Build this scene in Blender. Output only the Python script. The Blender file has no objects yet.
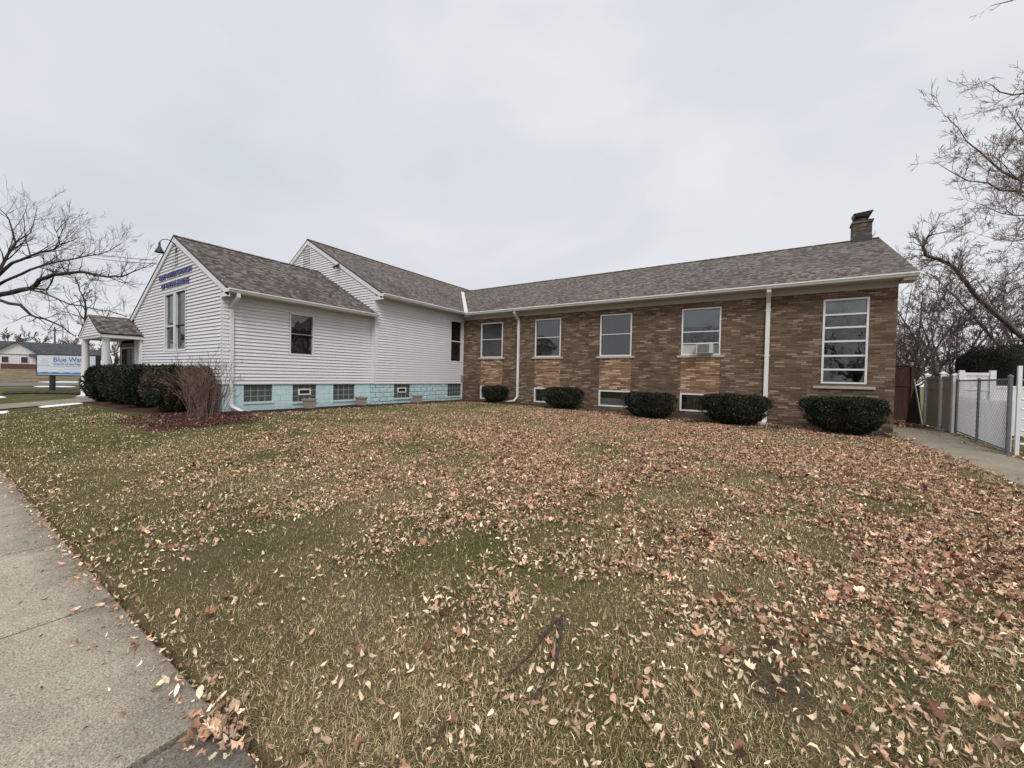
import bpy, math, random
import numpy as np
R = math.radians
scene = bpy.context.scene
COL = scene.collection
random.seed(7)
rng = np.random.default_rng(11)
CH = 1.5                                   # eye height over the pavement

# ------------------------------------------------------------------ nodes
def new_mat(name):
    m = bpy.data.materials.new(name); m.use_nodes = True
    nt = m.node_tree
    for n in list(nt.nodes): nt.nodes.remove(n)
    out = nt.nodes.new('ShaderNodeOutputMaterial')
    return m, nt, out
def link(nt, a, b):
    nt.links.new(a, b)
def setin(nt, sock, v):
    if v is None: return
    if hasattr(v, 'is_output') or hasattr(v, 'links'): nt.links.new(v, sock)
    else:
        if isinstance(v, (tuple, list)) and len(v) == 3 and sock.type == 'RGBA': v = (*v, 1)
        sock.default_value = v
def math_(nt, op, a, b=None, c=None, clamp=False):
    n = nt.nodes.new('ShaderNodeMath'); n.operation = op; n.use_clamp = clamp
    setin(nt, n.inputs[0], a); setin(nt, n.inputs[1], b)
    if c is not None: setin(nt, n.inputs[2], c)
    return n.outputs[0]
def mix(nt, f, a, b, mode='MIX'):
    n = nt.nodes.new('ShaderNodeMix'); n.data_type = 'RGBA'; n.blend_type = mode
    setin(nt, n.inputs[0], f); setin(nt, n.inputs[6], a); setin(nt, n.inputs[7], b)
    return n.outputs[2]
def ramp(nt, f, stops, interp='LINEAR'):
    n = nt.nodes.new('ShaderNodeValToRGB'); cr = n.color_ramp; cr.interpolation = interp
    while len(cr.elements) < len(stops): cr.elements.new(0.5)
    for e, (p, c) in zip(cr.elements, stops):
        e.position = p; e.color = (*c, 1) if len(c) == 3 else c
    setin(nt, n.inputs[0], f); return n.outputs[0]
def noise(nt, vec, scale, detail=4, rough=0.55, dist=0.0):
    n = nt.nodes.new('ShaderNodeTexNoise')
    n.inputs['Scale'].default_value = scale; n.inputs['Detail'].default_value = detail
    n.inputs['Roughness'].default_value = rough; n.inputs['Distortion'].default_value = dist
    if vec is not None: link(nt, vec, n.inputs['Vector'])
    return n.outputs[0]
def wnoise(nt, vec):
    n = nt.nodes.new('ShaderNodeTexWhiteNoise'); n.noise_dimensions = '3D'
    link(nt, vec, n.inputs['Vector']); return n.outputs['Value']
def pos(nt):
    return nt.nodes.new('ShaderNodeNewGeometry').outputs['Position']
def sep(nt, v):
    n = nt.nodes.new('ShaderNodeSeparateXYZ'); link(nt, v, n.inputs[0]); return n.outputs
def comb(nt, x, y, z):
    n = nt.nodes.new('ShaderNodeCombineXYZ')
    for i, v in enumerate((x, y, z)): setin(nt, n.inputs[i], v)
    return n.outputs[0]
def vscale(nt, v, s):
    n = nt.nodes.new('ShaderNodeVectorMath'); n.operation = 'MULTIPLY'
    link(nt, v, n.inputs[0]); n.inputs[1].default_value = s; return n.outputs[0]
def bump(nt, h, strength=0.5, dist=0.01):
    n = nt.nodes.new('ShaderNodeBump'); n.inputs['Strength'].default_value = strength
    n.inputs['Distance'].default_value = dist; link(nt, h, n.inputs['Height']); return n.outputs[0]
def finish(nt, out, col, rough=0.8, normal=None, metal=0.0, spec=0.3):
    b = nt.nodes.new('ShaderNodeBsdfPrincipled')
    setin(nt, b.inputs['Base Color'], col); setin(nt, b.inputs['Roughness'], rough)
    b.inputs['Metallic'].default_value = metal; b.inputs['Specular IOR Level'].default_value = spec
    if normal is not None: link(nt, normal, b.inputs['Normal'])
    link(nt, b.outputs[0], out.inputs[0]); return b

def plain(name, c, rough=0.7, var=0.15, scale=3.0, fine=40.0, bstr=0.15, metal=0.0, spec=0.3, dirt=None, streak=False):
    """base colour with broad and fine wear, and a small bump"""
    m, nt, out = new_mat(name); p = pos(nt)
    pv = vscale(nt, p, (1, 1, 0.25)) if streak else p
    n1 = noise(nt, pv, scale, 5, 0.6); n2 = noise(nt, p, fine, 3, 0.6)
    f = math_(nt, 'ADD', math_(nt, 'MULTIPLY', n1, 0.65), math_(nt, 'MULTIPLY', n2, 0.35))
    lo = tuple(x * (1 - var) for x in c); hi = tuple(min(1, x * (1 + var)) for x in c)
    col = ramp(nt, f, [(0.3, lo), (0.7, hi)])
    if dirt:
        d = ramp(nt, noise(nt, pv, scale * 2.3, 6, 0.7), [(0.52, (0, 0, 0)), (0.75, (1, 1, 1))])
        col = mix(nt, math_(nt, 'MULTIPLY', d, dirt[1]), col, dirt[0])
    finish(nt, out, col, rough, bump(nt, n2, bstr, 0.004), metal, spec)
    return m

def brick_mat(name, stops, mortar, course=0.0677, length=0.30, groove=0.009, bond=0.5, contrast=0.0):
    m, nt, out = new_mat(name); p = pos(nt); s = sep(nt, p)
    u0 = math_(nt, 'ADD', s[0], s[1]); z = s[2]
    wob = noise(nt, p, 2.0, 2)
    zr = math_(nt, 'DIVIDE', z, course); row = math_(nt, 'FLOOR', zr); fz = math_(nt, 'FRACT', zr)
    odd = math_(nt, 'MODULO', math_(nt, 'ABSOLUTE', row), 2.0)
    jit = wnoise(nt, comb(nt, row, 3.1, 7.7))
    ur = math_(nt, 'ADD', math_(nt, 'DIVIDE', u0, length), math_(nt, 'ADD', math_(nt, 'MULTIPLY', odd, bond), math_(nt, 'MULTIPLY', jit, 0.18)))
    colm = math_(nt, 'FLOOR', ur); fu = math_(nt, 'FRACT', ur)
    # distance to the joints, metres
    dz = math_(nt, 'MULTIPLY', math_(nt, 'MINIMUM', fz, math_(nt, 'SUBTRACT', 1.0, fz)), course)
    du = math_(nt, 'MULTIPLY', math_(nt, 'MINIMUM', fu, math_(nt, 'SUBTRACT', 1.0, fu)), length)
    d = math_(nt, 'MINIMUM', dz, du)
    d = math_(nt, 'ADD', d, math_(nt, 'MULTIPLY', math_(nt, 'SUBTRACT', noise(nt, p, 60, 2), 0.5), 0.004))
    mk = nt.nodes.new('ShaderNodeMapRange'); mk.interpolation_type = 'SMOOTHSTEP'
    link(nt, d, mk.inputs[0]); mk.inputs[1].default_value = groove * 0.35; mk.inputs[2].default_value = groove * 0.9
    brick_f = mk.outputs[0]
    rid = wnoise(nt, comb(nt, colm, row, 0.5))
    # neighbouring bricks share a firing batch now and then
    rid2 = noise(nt, comb(nt, math_(nt, 'MULTIPLY', u0, 1.0), 0.0, math_(nt, 'MULTIPLY', row, 0.45)), 1.3, 3, 0.7)
    rr = math_(nt, 'ADD', math_(nt, 'MULTIPLY', rid, 0.80), math_(nt, 'MULTIPLY', rid2, 0.20))
    c = ramp(nt, rr, stops)
    c = mix(nt, 0.35, c, ramp(nt, noise(nt, vscale(nt, p, (1, 1, 3)), 35, 4, 0.7), [(0.3, (0.45, 0.45, 0.45)), (0.7, (1.3, 1.25, 1.2))]), 'MULTIPLY')
    big = ramp(nt, noise(nt, p, 0.7, 4, 0.6), [(0.3, (0.82, 0.82, 0.84)), (0.7, (1.1, 1.08, 1.05))])
    c = mix(nt, 1.0, c, big, 'MULTIPLY')
    base_tone = nt.nodes.new('ShaderNodeMapRange'); link(nt, math_(nt, 'ADD', z, math_(nt, 'MULTIPLY', wob, 0.5)), base_tone.inputs[0])  # bricks darker towards the bottom of the wall
    base_tone.inputs[1].default_value = 0.25; base_tone.inputs[2].default_value = 0.85; base_tone.inputs[3].default_value = 0.72; base_tone.inputs[4].default_value = 1.0
    c = mix(nt, 1.0, c, comb(nt, base_tone.outputs[0], base_tone.outputs[0], base_tone.outputs[0]), 'MULTIPLY')
    c = mix(nt, brick_f, mortar, c)
    h = math_(nt, 'ADD', math_(nt, 'MULTIPLY', brick_f, 1.0), math_(nt, 'MULTIPLY', noise(nt, p, 90, 3), 0.25))
    h = math_(nt, 'ADD', h, math_(nt, 'MULTIPLY', rid, 0.35))
    finish(nt, out, c, 0.88, bump(nt, h, 0.8, 0.008), spec=0.2)
    return m

def shingle_mat(name, stops):
    """UV in metres: u along the eave, v up the slope"""
    m, nt, out = new_mat(name)
    uv = nt.nodes.new('ShaderNodeUVMap'); uv.uv_map = 'UVMap'; s = sep(nt, uv.outputs[0]); p = pos(nt)
    v = math_(nt, 'DIVIDE', s[1], 0.135); row = math_(nt, 'FLOOR', v); fv = math_(nt, 'FRACT', v)
    j = wnoise(nt, comb(nt, row, 1.7, 0.3))
    u = math_(nt, 'ADD', math_(nt, 'DIVIDE', s[0], 0.13), math_(nt, 'MULTIPLY', j, 5.0))
    u = math_(nt, 'ADD', u, math_(nt, 'MULTIPLY', noise(nt, comb(nt, math_(nt, 'MULTIPLY', s[0], 1.0), row, 0.0), 2.0, 1), 1.6))
    cid = math_(nt, 'FLOOR', u); fu = math_(nt, 'FRACT', u)
    r = wnoise(nt, comb(nt, cid, row, 0.9))
    c = ramp(nt, r, stops)
    g = noise(nt, p, 160, 2, 0.8)
    c = mix(nt, 0.5, c, ramp(nt, g, [(0.35, (0.55, 0.55, 0.55)), (0.65, (1.4, 1.4, 1.4))]), 'MULTIPLY')
    st = ramp(nt, noise(nt, vscale(nt, p, (1, 1, 1)), 0.8, 5, 0.65), [(0.3, (0.8, 0.8, 0.8)), (0.7, (1.12, 1.1, 1.08))])
    c = mix(nt, 1.0, c, st, 'MULTIPLY')
    edge = nt.nodes.new('ShaderNodeMapRange'); link(nt, fv, edge.inputs[0]); edge.inputs[1].default_value = 0.0; edge.inputs[2].default_value = 0.16
    gap = nt.nodes.new('ShaderNodeMapRange'); link(nt, math_(nt, 'MINIMUM', fu, math_(nt, 'SUBTRACT', 1.0, fu)), gap.inputs[0]); gap.inputs[2].default_value = 0.05
    thick = math_(nt, 'GREATER_THAN', wnoise(nt, comb(nt, cid, row, 4.9)), 0.45)
    # butt edge line: each lap turns dark at its lower edge
    c = mix(nt, edge.outputs[0], (0.035, 0.03, 0.028), c)
    h = math_(nt, 'ADD', math_(nt, 'MULTIPLY', math_(nt, 'SUBTRACT', 1.0, fv), 1.0), math_(nt, 'MULTIPLY', thick, 0.5))
    h = math_(nt, 'MULTIPLY', h, math_(nt, 'MULTIPLY', edge.outputs[0], gap.outputs[0]))
    h = math_(nt, 'ADD', h, math_(nt, 'MULTIPLY', g, 0.2))
    finish(nt, out, c, 0.92, bump(nt, h, 0.9, 0.008), spec=0.15)
    return m

def block_mat(name, rock):
    m, nt, out = new_mat(name); p = pos(nt); s = sep(nt, p)
    u0 = math_(nt, 'ADD', s[0], s[1])
    zr = math_(nt, 'DIVIDE', math_(nt, 'SUBTRACT', s[2], 1.1), 0.2); row = math_(nt, 'FLOOR', zr); fz = math_(nt, 'FRACT', zr)
    ur = math_(nt, 'ADD', math_(nt, 'DIVIDE', u0, 0.4), math_(nt, 'MULTIPLY', math_(nt, 'MODULO', math_(nt, 'ABSOLUTE', row), 2.0), 0.5))
    fu = math_(nt, 'FRACT', ur)
    dz = math_(nt, 'MULTIPLY', math_(nt, 'MINIMUM', fz, math_(nt, 'SUBTRACT', 1.0, fz)), 0.2)
    du = math_(nt, 'MULTIPLY', math_(nt, 'MINIMUM', fu, math_(nt, 'SUBTRACT', 1.0, fu)), 0.4)
    mk = nt.nodes.new('ShaderNodeMapRange'); mk.interpolation_type = 'SMOOTHSTEP'; link(nt, math_(nt, 'MINIMUM', dz, du), mk.inputs[0])
    mk.inputs[1].default_value = 0.002; mk.inputs[2].default_value = 0.012 if not rock else 0.03
    n1 = noise(nt, p, 5, 5, 0.65)
    c = ramp(nt, n1, [(0.3, (0.49, 0.65, 0.68)), (0.7, (0.57, 0.73, 0.75))])
    worn = ramp(nt, noise(nt, p, 9, 6, 0.75), [(0.60, (0, 0, 0)), (0.72, (1, 1, 1))])
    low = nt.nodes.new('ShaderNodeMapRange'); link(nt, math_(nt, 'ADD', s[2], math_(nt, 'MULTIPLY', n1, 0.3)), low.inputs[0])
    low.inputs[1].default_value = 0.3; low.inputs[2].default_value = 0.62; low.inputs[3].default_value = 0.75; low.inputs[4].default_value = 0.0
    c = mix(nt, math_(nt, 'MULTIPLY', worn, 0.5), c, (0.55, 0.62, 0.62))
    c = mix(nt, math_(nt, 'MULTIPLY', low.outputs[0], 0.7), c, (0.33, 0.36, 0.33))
    c = mix(nt, mk.outputs[0], (0.34, 0.51, 0.55), c)
    h = mk.outputs[0]
    if rock:
        h = math_(nt, 'ADD', h, math_(nt, 'MULTIPLY', noise(nt, vscale(nt, p, (1, 1, 1.6)), 9, 5, 0.6), 2.2))
    h = math_(nt, 'ADD', h, math_(nt, 'MULTIPLY', noise(nt, p, 70, 3), 0.2))
    finish(nt, out, c, 0.75, bump(nt, h, 0.9 if rock else 0.5, 0.03 if rock else 0.006), spec=0.3)
    return m

def attr_mat(name, rough=0.8, spec=0.15, trans=0.0):
    m, nt, out = new_mat(name)
    a = nt.nodes.new('ShaderNodeAttribute'); a.attribute_name = 'tint'
    p = pos(nt)
    c = mix(nt, 0.5, a.outputs['Color'], ramp(nt, noise(nt, p, 120, 2), [(0.3, (0.7, 0.7, 0.7)), (0.7, (1.25, 1.25, 1.25))]), 'MULTIPLY')
    b = finish(nt, out, c, rough, None, spec=spec)
    if trans:
        t = nt.nodes.new('ShaderNodeBsdfTranslucent'); link(nt, c, t.inputs[0])
        ms = nt.nodes.new('ShaderNodeMixShader'); ms.inputs[0].default_value = trans
        link(nt, b.outputs[0], ms.inputs[1]); link(nt, t.outputs[0], ms.inputs[2]); link(nt, ms.outputs[0], out.inputs[0])
    return m

def glass_mat(name, tint=(0.88, 0.92, 0.93), rough=0.02, wav=0.3):
    m, nt, out = new_mat(name); p = pos(nt)
    t = nt.nodes.new('ShaderNodeBsdfTransparent'); t.inputs[0].default_value = (*tint, 1)
    g = nt.nodes.new('ShaderNodeBsdfGlossy'); g.inputs['Roughness'].default_value = rough
    link(nt, bump(nt, noise(nt, p, 1.6, 2), wav, 0.02), g.inputs['Normal'])
    f = nt.nodes.new('ShaderNodeFresnel'); f.inputs[0].default_value = 2.0
    ff = math_(nt, 'MULTIPLY_ADD', f.outputs[0], 1.0, 0.02, clamp=True)
    ms = nt.nodes.new('ShaderNodeMixShader'); link(nt, ff, ms.inputs[0])
    link(nt, t.outputs[0], ms.inputs[1]); link(nt, g.outputs[0], ms.inputs[2]); link(nt, ms.outputs[0], out.inputs[0])
    return m

M = {}
M['siding'] = plain('white_vinyl_siding', (0.70, 0.69, 0.705), 0.45, 0.05, 1.2, 30, 0.05, dirt=((0.52, 0.51, 0.49), 0.25), streak=True)
M['trim'] = plain('white_trim', (0.70, 0.70, 0.70), 0.45, 0.06, 2, 30, 0.05, dirt=((0.45, 0.44, 0.41), 0.3), streak=True)
M['gutter'] = plain('white_gutter', (0.74, 0.73, 0.71), 0.35, 0.08, 3, 30, 0.05, dirt=((0.3, 0.28, 0.24), 0.45), streak=True)
M['soffit'] = plain('soffit_panel', (0.52, 0.50, 0.47), 0.6, 0.08, 4, 30, 0.1)
M['frieze'] = plain('frieze_board', (0.42, 0.38, 0.33), 0.7, 0.12, 2, 30, 0.1)
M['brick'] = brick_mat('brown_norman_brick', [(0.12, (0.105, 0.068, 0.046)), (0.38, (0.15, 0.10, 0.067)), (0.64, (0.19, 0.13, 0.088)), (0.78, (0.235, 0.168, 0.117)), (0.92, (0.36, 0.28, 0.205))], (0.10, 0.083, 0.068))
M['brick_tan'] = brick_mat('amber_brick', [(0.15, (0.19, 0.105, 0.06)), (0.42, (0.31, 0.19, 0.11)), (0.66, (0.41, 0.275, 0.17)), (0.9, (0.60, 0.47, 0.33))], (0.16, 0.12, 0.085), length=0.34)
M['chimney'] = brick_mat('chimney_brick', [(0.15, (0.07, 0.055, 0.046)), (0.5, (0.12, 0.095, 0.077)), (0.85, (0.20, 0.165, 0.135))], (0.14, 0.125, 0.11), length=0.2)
M['shingle'] = shingle_mat('weathered_shingles', [(0.0, (0.07, 0.057, 0.049)), (0.35, (0.108, 0.09, 0.078)), (0.65, (0.14, 0.118, 0.103)), (1.0, (0.215, 0.186, 0.165))])
M['shingle_dark'] = shingle_mat('brown_shingles', [(0.0, (0.05, 0.04, 0.035)), (0.35, (0.088, 0.072, 0.063)), (0.65, (0.122, 0.101, 0.09)), (1.0, (0.21, 0.18, 0.162))])
M['shingle_grey'] = shingle_mat('dark_grey_shingles', [(0.0, (0.04, 0.045, 0.05)), (1.0, (0.10, 0.105, 0.11))])
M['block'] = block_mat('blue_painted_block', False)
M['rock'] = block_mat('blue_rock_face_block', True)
M['sill'] = plain('limestone_sill', (0.42, 0.38, 0.33), 0.85, 0.15, 6, 60, 0.3)
M['sill_blue'] = plain('painted_sill', (0.60, 0.66, 0.67), 0.6, 0.1, 6, 60, 0.2)
M['dark'] = plain('dark_metal', (0.02, 0.02, 0.022), 0.5, 0.3, 5, 40, 0.1, spec=0.4)
M['drip'] = plain('drip_edge_metal', (0.03, 0.028, 0.027), 0.6, 0.3, 5, 40, 0.1)
M['lead'] = plain('flashing_metal', (0.06, 0.055, 0.055), 0.5, 0.2, 8, 60, 0.2)
M['valley'] = plain('valley_metal', (0.62, 0.57, 0.55), 0.45, 0.15, 5, 40, 0.1, dirt=((0.25, 0.2, 0.18), 0.6))
M['glass'] = glass_mat('window_glass')
M['interior'] = plain('room_interior_shade', (0.03, 0.03, 0.03), 0.9)  # darkened to stand in for the unlit depth of the room
M['blind'] = plain('vertical_blind_cloth', (0.175, 0.19, 0.20), 0.8, 0.1, 2, 30, 0.1)
M['blind_light'] = plain('roller_blind_cloth', (0.66, 0.70, 0.74), 0.8, 0.08, 2, 30, 0.1)  # pale cloth, lightened to stand in for sky reflected on the panes
M['curtain'] = plain('dark_curtain_cloth', (0.075, 0.07, 0.075), 0.9, 0.3, 5, 30, 0.2)
M['block_glass'] = plain('glass_block', (0.075, 0.085, 0.08), 0.18, 0.35, 9, 50, 0.5, spec=0.5)
M['joint'] = plain('grey_mortar', (0.28, 0.31, 0.30), 0.85, 0.2, 8, 50, 0.2)
M['ply'] = plain('pale_board', (0.50, 0.46, 0.42), 0.8, 0.15, 7, 50, 0.2)
M['ac'] = plain('air_conditioner_casing', (0.50, 0.48, 0.44), 0.5, 0.1, 6, 50, 0.1)
M['ac_dark'] = plain('air_conditioner_fins', (0.09, 0.09, 0.09), 0.5, 0.2)
M['letter'] = plain('blue_letter_plastic', (0.075, 0.085, 0.23), 0.4, 0.12, 6, 30, 0.05)
M['sign_white'] = plain('sign_face_white', (0.62, 0.66, 0.72), 0.35, 0.04)
M['sign_blue'] = plain('sign_print_blue', (0.035, 0.11, 0.33), 0.35, 0.05)
M['sign_mid'] = plain('sign_print_wave', (0.06, 0.17, 0.50), 0.35, 0.05)
M['sign_grey'] = plain('sign_print_grey', (0.28, 0.32, 0.38), 0.35, 0.05)
M['door'] = plain('dark_brown_door', (0.035, 0.024, 0.019), 0.45, 0.3, 5, 30, 0.1)
M['stone'] = plain('brown_stone_cladding', (0.13, 0.10, 0.08), 0.9, 0.5, 7, 25, 0.6)
M['pot'] = plain('clay_planter', (0.33, 0.275, 0.24), 0.85, 0.15, 8, 60, 0.25)
M['soil'] = plain('potting_soil', (0.04, 0.03, 0.024), 0.95, 0.4, 10, 60, 0.6)
M['vinyl'] = plain('fence_vinyl_shaded', (0.43, 0.425, 0.40), 0.5, 0.08, 2, 30, 0.05, dirt=((0.22, 0.21, 0.17), 0.45), streak=True)  # darker fence vinyl: shade painted in for panels facing away from the sun
M['vinyl_white'] = plain('fence_vinyl_white', (0.78, 0.78, 0.78), 0.45, 0.06, 2, 30, 0.05, dirt=((0.4, 0.4, 0.37), 0.3), streak=True)
M['galv'] = plain('galvanised_steel', (0.17, 0.18, 0.19), 0.45, 0.15, 6, 60, 0.1, metal=0.4)
M['wood'] = plain('red_brown_fence_wood', (0.062, 0.028, 0.021), 0.8, 0.45, 5, 30, 0.3, streak=True)
M['bark'] = plain('grey_brown_bark', (0.15, 0.122, 0.105), 0.95, 0.4, 6, 30, 0.6, streak=True)
M['bark_dark'] = plain('dark_bark', (0.045, 0.037, 0.034), 0.95, 0.4, 6, 30, 0.6, streak=True)
M['bark_far'] = plain('far_bark', (0.14, 0.112, 0.098), 0.95, 0.3)
M['twig'] = plain('reddish_twig', (0.20, 0.14, 0.125), 0.9, 0.3)
M['twig_dark'] = plain('dark_twig', (0.085, 0.07, 0.065), 0.9, 0.3)
M['twig_grey'] = plain('grey_brown_twig', (0.17, 0.135, 0.12), 0.9, 0.3)
M['shrub_twig'] = plain('shrub_cane', (0.19, 0.12, 0.10), 0.9, 0.35, 8, 30)
M['leaf'] = attr_mat('dry_leaf', 0.75, 0.2, 0.12)
M['grass'] = attr_mat('grass_blade', 0.7, 0.2, 0.15)
M['needle'] = attr_mat('yew_foliage', 0.6, 0.3, 0.05)
M['core'] = plain('yew_dark_core', (0.012, 0.014, 0.009), 0.95, 0.4)  # near-black colour of the added core inside each shrub
M['brickred'] = plain('porch_brick', (0.13, 0.06, 0.048), 0.9, 0.35, 4, 20, 0.3)
M['snow'] = plain('old_snow', (0.82, 0.83, 0.85), 0.7, 0.06, 8, 60, 0.4)
M['road'] = plain('asphalt_road', (0.14, 0.13, 0.125), 0.9, 0.2, 1, 60, 0.3)
M['stick'] = plain('wet_stick_bark', (0.062, 0.046, 0.036), 0.9, 0.5, 30, 90, 0.5)
M['timber'] = plain('bed_edging_timber', (0.05, 0.04, 0.033), 0.9, 0.3)
M['black_window'] = plain('far_window', (0.05, 0.055, 0.06), 0.2, 0.2)

def concrete_mat(name, base, dark):
    m, nt, out = new_mat(name); p = pos(nt)
    n1 = noise(nt, p, 1.3, 7, 0.65); n2 = noise(nt, p, 22, 6, 0.85); n3 = noise(nt, p, 110, 3, 0.9)
    c = ramp(nt, n1, [(0.3, dark), (0.65, base)])
    c = mix(nt, 0.85, c, ramp(nt, n2, [(0.3, (0.72, 0.70, 0.67)), (0.7, (1.2, 1.2, 1.2))]), 'MULTIPLY')
    c = mix(nt, 0.9, c, ramp(nt, n3, [(0.36, (0.33, 0.32, 0.31)), (0.5, (1, 1, 1)), (0.64, (1.6, 1.55, 1.5))]), 'MULTIPLY')
    # small dark spots
    vor = nt.nodes.new('ShaderNodeTexVoronoi'); vor.inputs['Scale'].default_value = 9.0; link(nt, p, vor.inputs['Vector'])
    spot = ramp(nt, vor.outputs['Distance'], [(0.03, (1, 1, 1)), (0.09, (0, 0, 0))])
    pick = math_(nt, 'GREATER_THAN', noise(nt, p, 2.1, 1), 0.56)
    c = mix(nt, math_(nt, 'MULTIPLY', math_(nt, 'MULTIPLY', spot, pick), 0.7), c, (0.06, 0.05, 0.045))
    py = sep(nt, p)[1]
    ed = nt.nodes.new('ShaderNodeMapRange'); link(nt, math_(nt, 'ADD', py, math_(nt, 'MULTIPLY', noise(nt, p, 4, 5, 0.7), 0.5)), ed.inputs[0])
    ed.inputs[1].default_value = 0.72; ed.inputs[2].default_value = 1.0; ed.inputs[4].default_value = 0.62 if name.startswith('pavement') else 0.0
    c = mix(nt, ed.outputs[0], c, (0.10, 0.085, 0.068))
    c = mix(nt, 0.8, c, ramp(nt, noise(nt, p, 48, 4, 0.9), [(0.36, (0.45, 0.43, 0.41)), (0.46, (1, 1, 1)), (0.62, (1.15, 1.13, 1.1))]), 'MULTIPLY')
    h = math_(nt, 'ADD', math_(nt, 'MULTIPLY', n3, 0.6), n2)
    finish(nt, out, c, 0.9, bump(nt, h, 0.6, 0.006), spec=0.2)
    return m
M['concrete'] = concrete_mat('pavement_concrete', (0.40, 0.355, 0.285), (0.26, 0.232, 0.186))
M['concrete_dark'] = concrete_mat('pavement_concrete_dark', (0.215, 0.195, 0.165), (0.14, 0.128, 0.108))
M['path'] = concrete_mat('path_concrete', (0.30, 0.265, 0.21), (0.20, 0.175, 0.138))

def ground_mat():
    m, nt, out = new_mat('lawn_soil_and_turf'); p = pos(nt); s = sep(nt, p)
    n1 = noise(nt, p, 0.55, 6, 0.6); n2 = noise(nt, p, 2.7, 5, 0.65); n3 = noise(nt, p, 26, 5, 0.75); n4 = noise(nt, vscale(nt, p, (1, 1, 1)), 110, 3, 0.8)
    green = mix(nt, n3, (0.042, 0.045, 0.017), (0.165, 0.155, 0.06))
    straw = mix(nt, n3, (0.085, 0.062, 0.034), (0.34, 0.265, 0.155))
    f = math_(nt, 'ADD', math_(nt, 'MULTIPLY', n1, 0.7), math_(nt, 'MULTIPLY', n2, 0.5))
    # greener towards the white wing and the pavement corner
    gx = nt.nodes.new('ShaderNodeMapRange'); link(nt, math_(nt, 'ADD', s[0], math_(nt, 'MULTIPLY', n1, 3.0)), gx.inputs[0])
    gx.inputs[1].default_value = -12.0; gx.inputs[2].default_value = -5.0; gx.inputs[3].default_value = -0.13; gx.inputs[4].default_value = 0.03
    f = math_(nt, 'ADD', f, gx.outputs[0])
    fr = ramp(nt, f, [(0.50, (0, 0, 0)), (0.72, (1, 1, 1))])
    c = mix(nt, fr, green, straw)
    dirt = ramp(nt, noise(nt, p, 1.1, 5, 0.7), [(0.62, (0, 0, 0)), (0.72, (1, 1, 1))])
    c = mix(nt, math_(nt, 'MULTIPLY', dirt, 0.6), c, (0.085, 0.066, 0.052))
    bx_ = math_(nt, 'MULTIPLY', math_(nt, 'ADD', s[0], -0.12), 3.6); by_ = math_(nt, 'MULTIPLY', math_(nt, 'ADD', s[1], -2.35), 2.6)
    rr2 = math_(nt, 'ADD', math_(nt, 'MULTIPLY', bx_, bx_), math_(nt, 'MULTIPLY', by_, by_))
    bare = ramp(nt, math_(nt, 'ADD', rr2, math_(nt, 'MULTIPLY', n3, 1.2)), [(0.5, (0.85, 0.85, 0.85)), (1.35, (0, 0, 0))])
    c = mix(nt, bare, c, mix(nt, n3, (0.05, 0.037, 0.03), (0.12, 0.09, 0.07)))
    far = nt.nodes.new('ShaderNodeMapRange'); link(nt, s[0], far.inputs[0])
    far.inputs[1].default_value = -36; far.inputs[2].default_value = -48; far.inputs[3].default_value = 0.0; far.inputs[4].default_value = 1.0
    c = mix(nt, far.outputs[0], c, ramp(nt, noise(nt, vscale(nt, p, (0.5, 1, 1)), 0.7, 7, 0.75), [(0.35, (0.085, 0.065, 0.04)), (0.5, (0.19, 0.145, 0.09)), (0.66, (0.30, 0.24, 0.16))]))
    c = mix(nt, 0.9, c, ramp(nt, n4, [(0.36, (0.22, 0.21, 0.19)), (0.5, (0.8, 0.8, 0.8)), (0.64, (1.5, 1.5, 1.45))]), 'MULTIPLY')  # strong dark flecks stand in for shade between the grass blades
    h = math_(nt, 'ADD', n3, math_(nt, 'MULTIPLY', n4, 0.5))
    finish(nt, out, c, 0.95, bump(nt, h, 1.0, 0.03), spec=0.1)
    return m
M['ground'] = ground_mat()
def mulch_mat(name, a, b):
    m, nt, out = new_mat(name); p = pos(nt)
    n1 = noise(nt, vscale(nt, p, (1, 1.7, 1)), 38, 4, 0.8); n2 = noise(nt, p, 2, 4)
    c = mix(nt, 0.6, ramp(nt, n1, [(0.35, tuple(x * 0.3 for x in a)), (0.52, a), (0.7, b)]), ramp(nt, n2, [(0.3, (0.7, 0.7, 0.7)), (0.7, (1.2, 1.2, 1.2))]), 'MULTIPLY')
    finish(nt, out, c, 0.95, bump(nt, n1, 1.0, 0.04), spec=0.1); return m
M['mulch'] = mulch_mat('red_brown_mulch', (0.085, 0.038, 0.03), (0.17, 0.085, 0.065))
M['mulch_brown_shaded'] = mulch_mat('brown_mulch_shaded', (0.05, 0.032, 0.024), (0.12, 0.078, 0.058))  # brown mulch, darkened to stand in for contact shade along the walls

# ------------------------------------------------------------------ object helpers
ORG = {}
def tag(o, label=None, cat=None, group=None, kind=None):
    if label: o['label'] = label
    if cat: o['category'] = cat
    if group: o['group'] = group
    if kind: o['kind'] = kind
    return o
def thing(name, label, cat, loc, group=None):
    o = bpy.data.objects.new(name, None); COL.objects.link(o); o.location = loc
    o.empty_display_size = 0.3
    ORG[o] = tuple(loc); return tag(o, label, cat, group)
class MB:
    def __init__(s): s.v = []; s.f = []; s.uv = []; s.hasuv = False
    def face(s, pts, uv=None):
        n = len(s.v); s.v += [tuple(map(float, p)) for p in pts]; s.f.append(tuple(range(n, n + len(pts))))
        if uv: s.hasuv = True
        s.uv += list(uv) if uv else [(0, 0)] * len(pts)
    def box(s, x0, y0, z0, x1, y1, z1):
        boxF(s, lambda u, z, o: (u, -o, z), x0, x1, z0, z1, -y1, -y0)
    def tube(s, pts, rad, k=6, cap=False):
        tube_into(s, pts, rad, k, cap)
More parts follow.
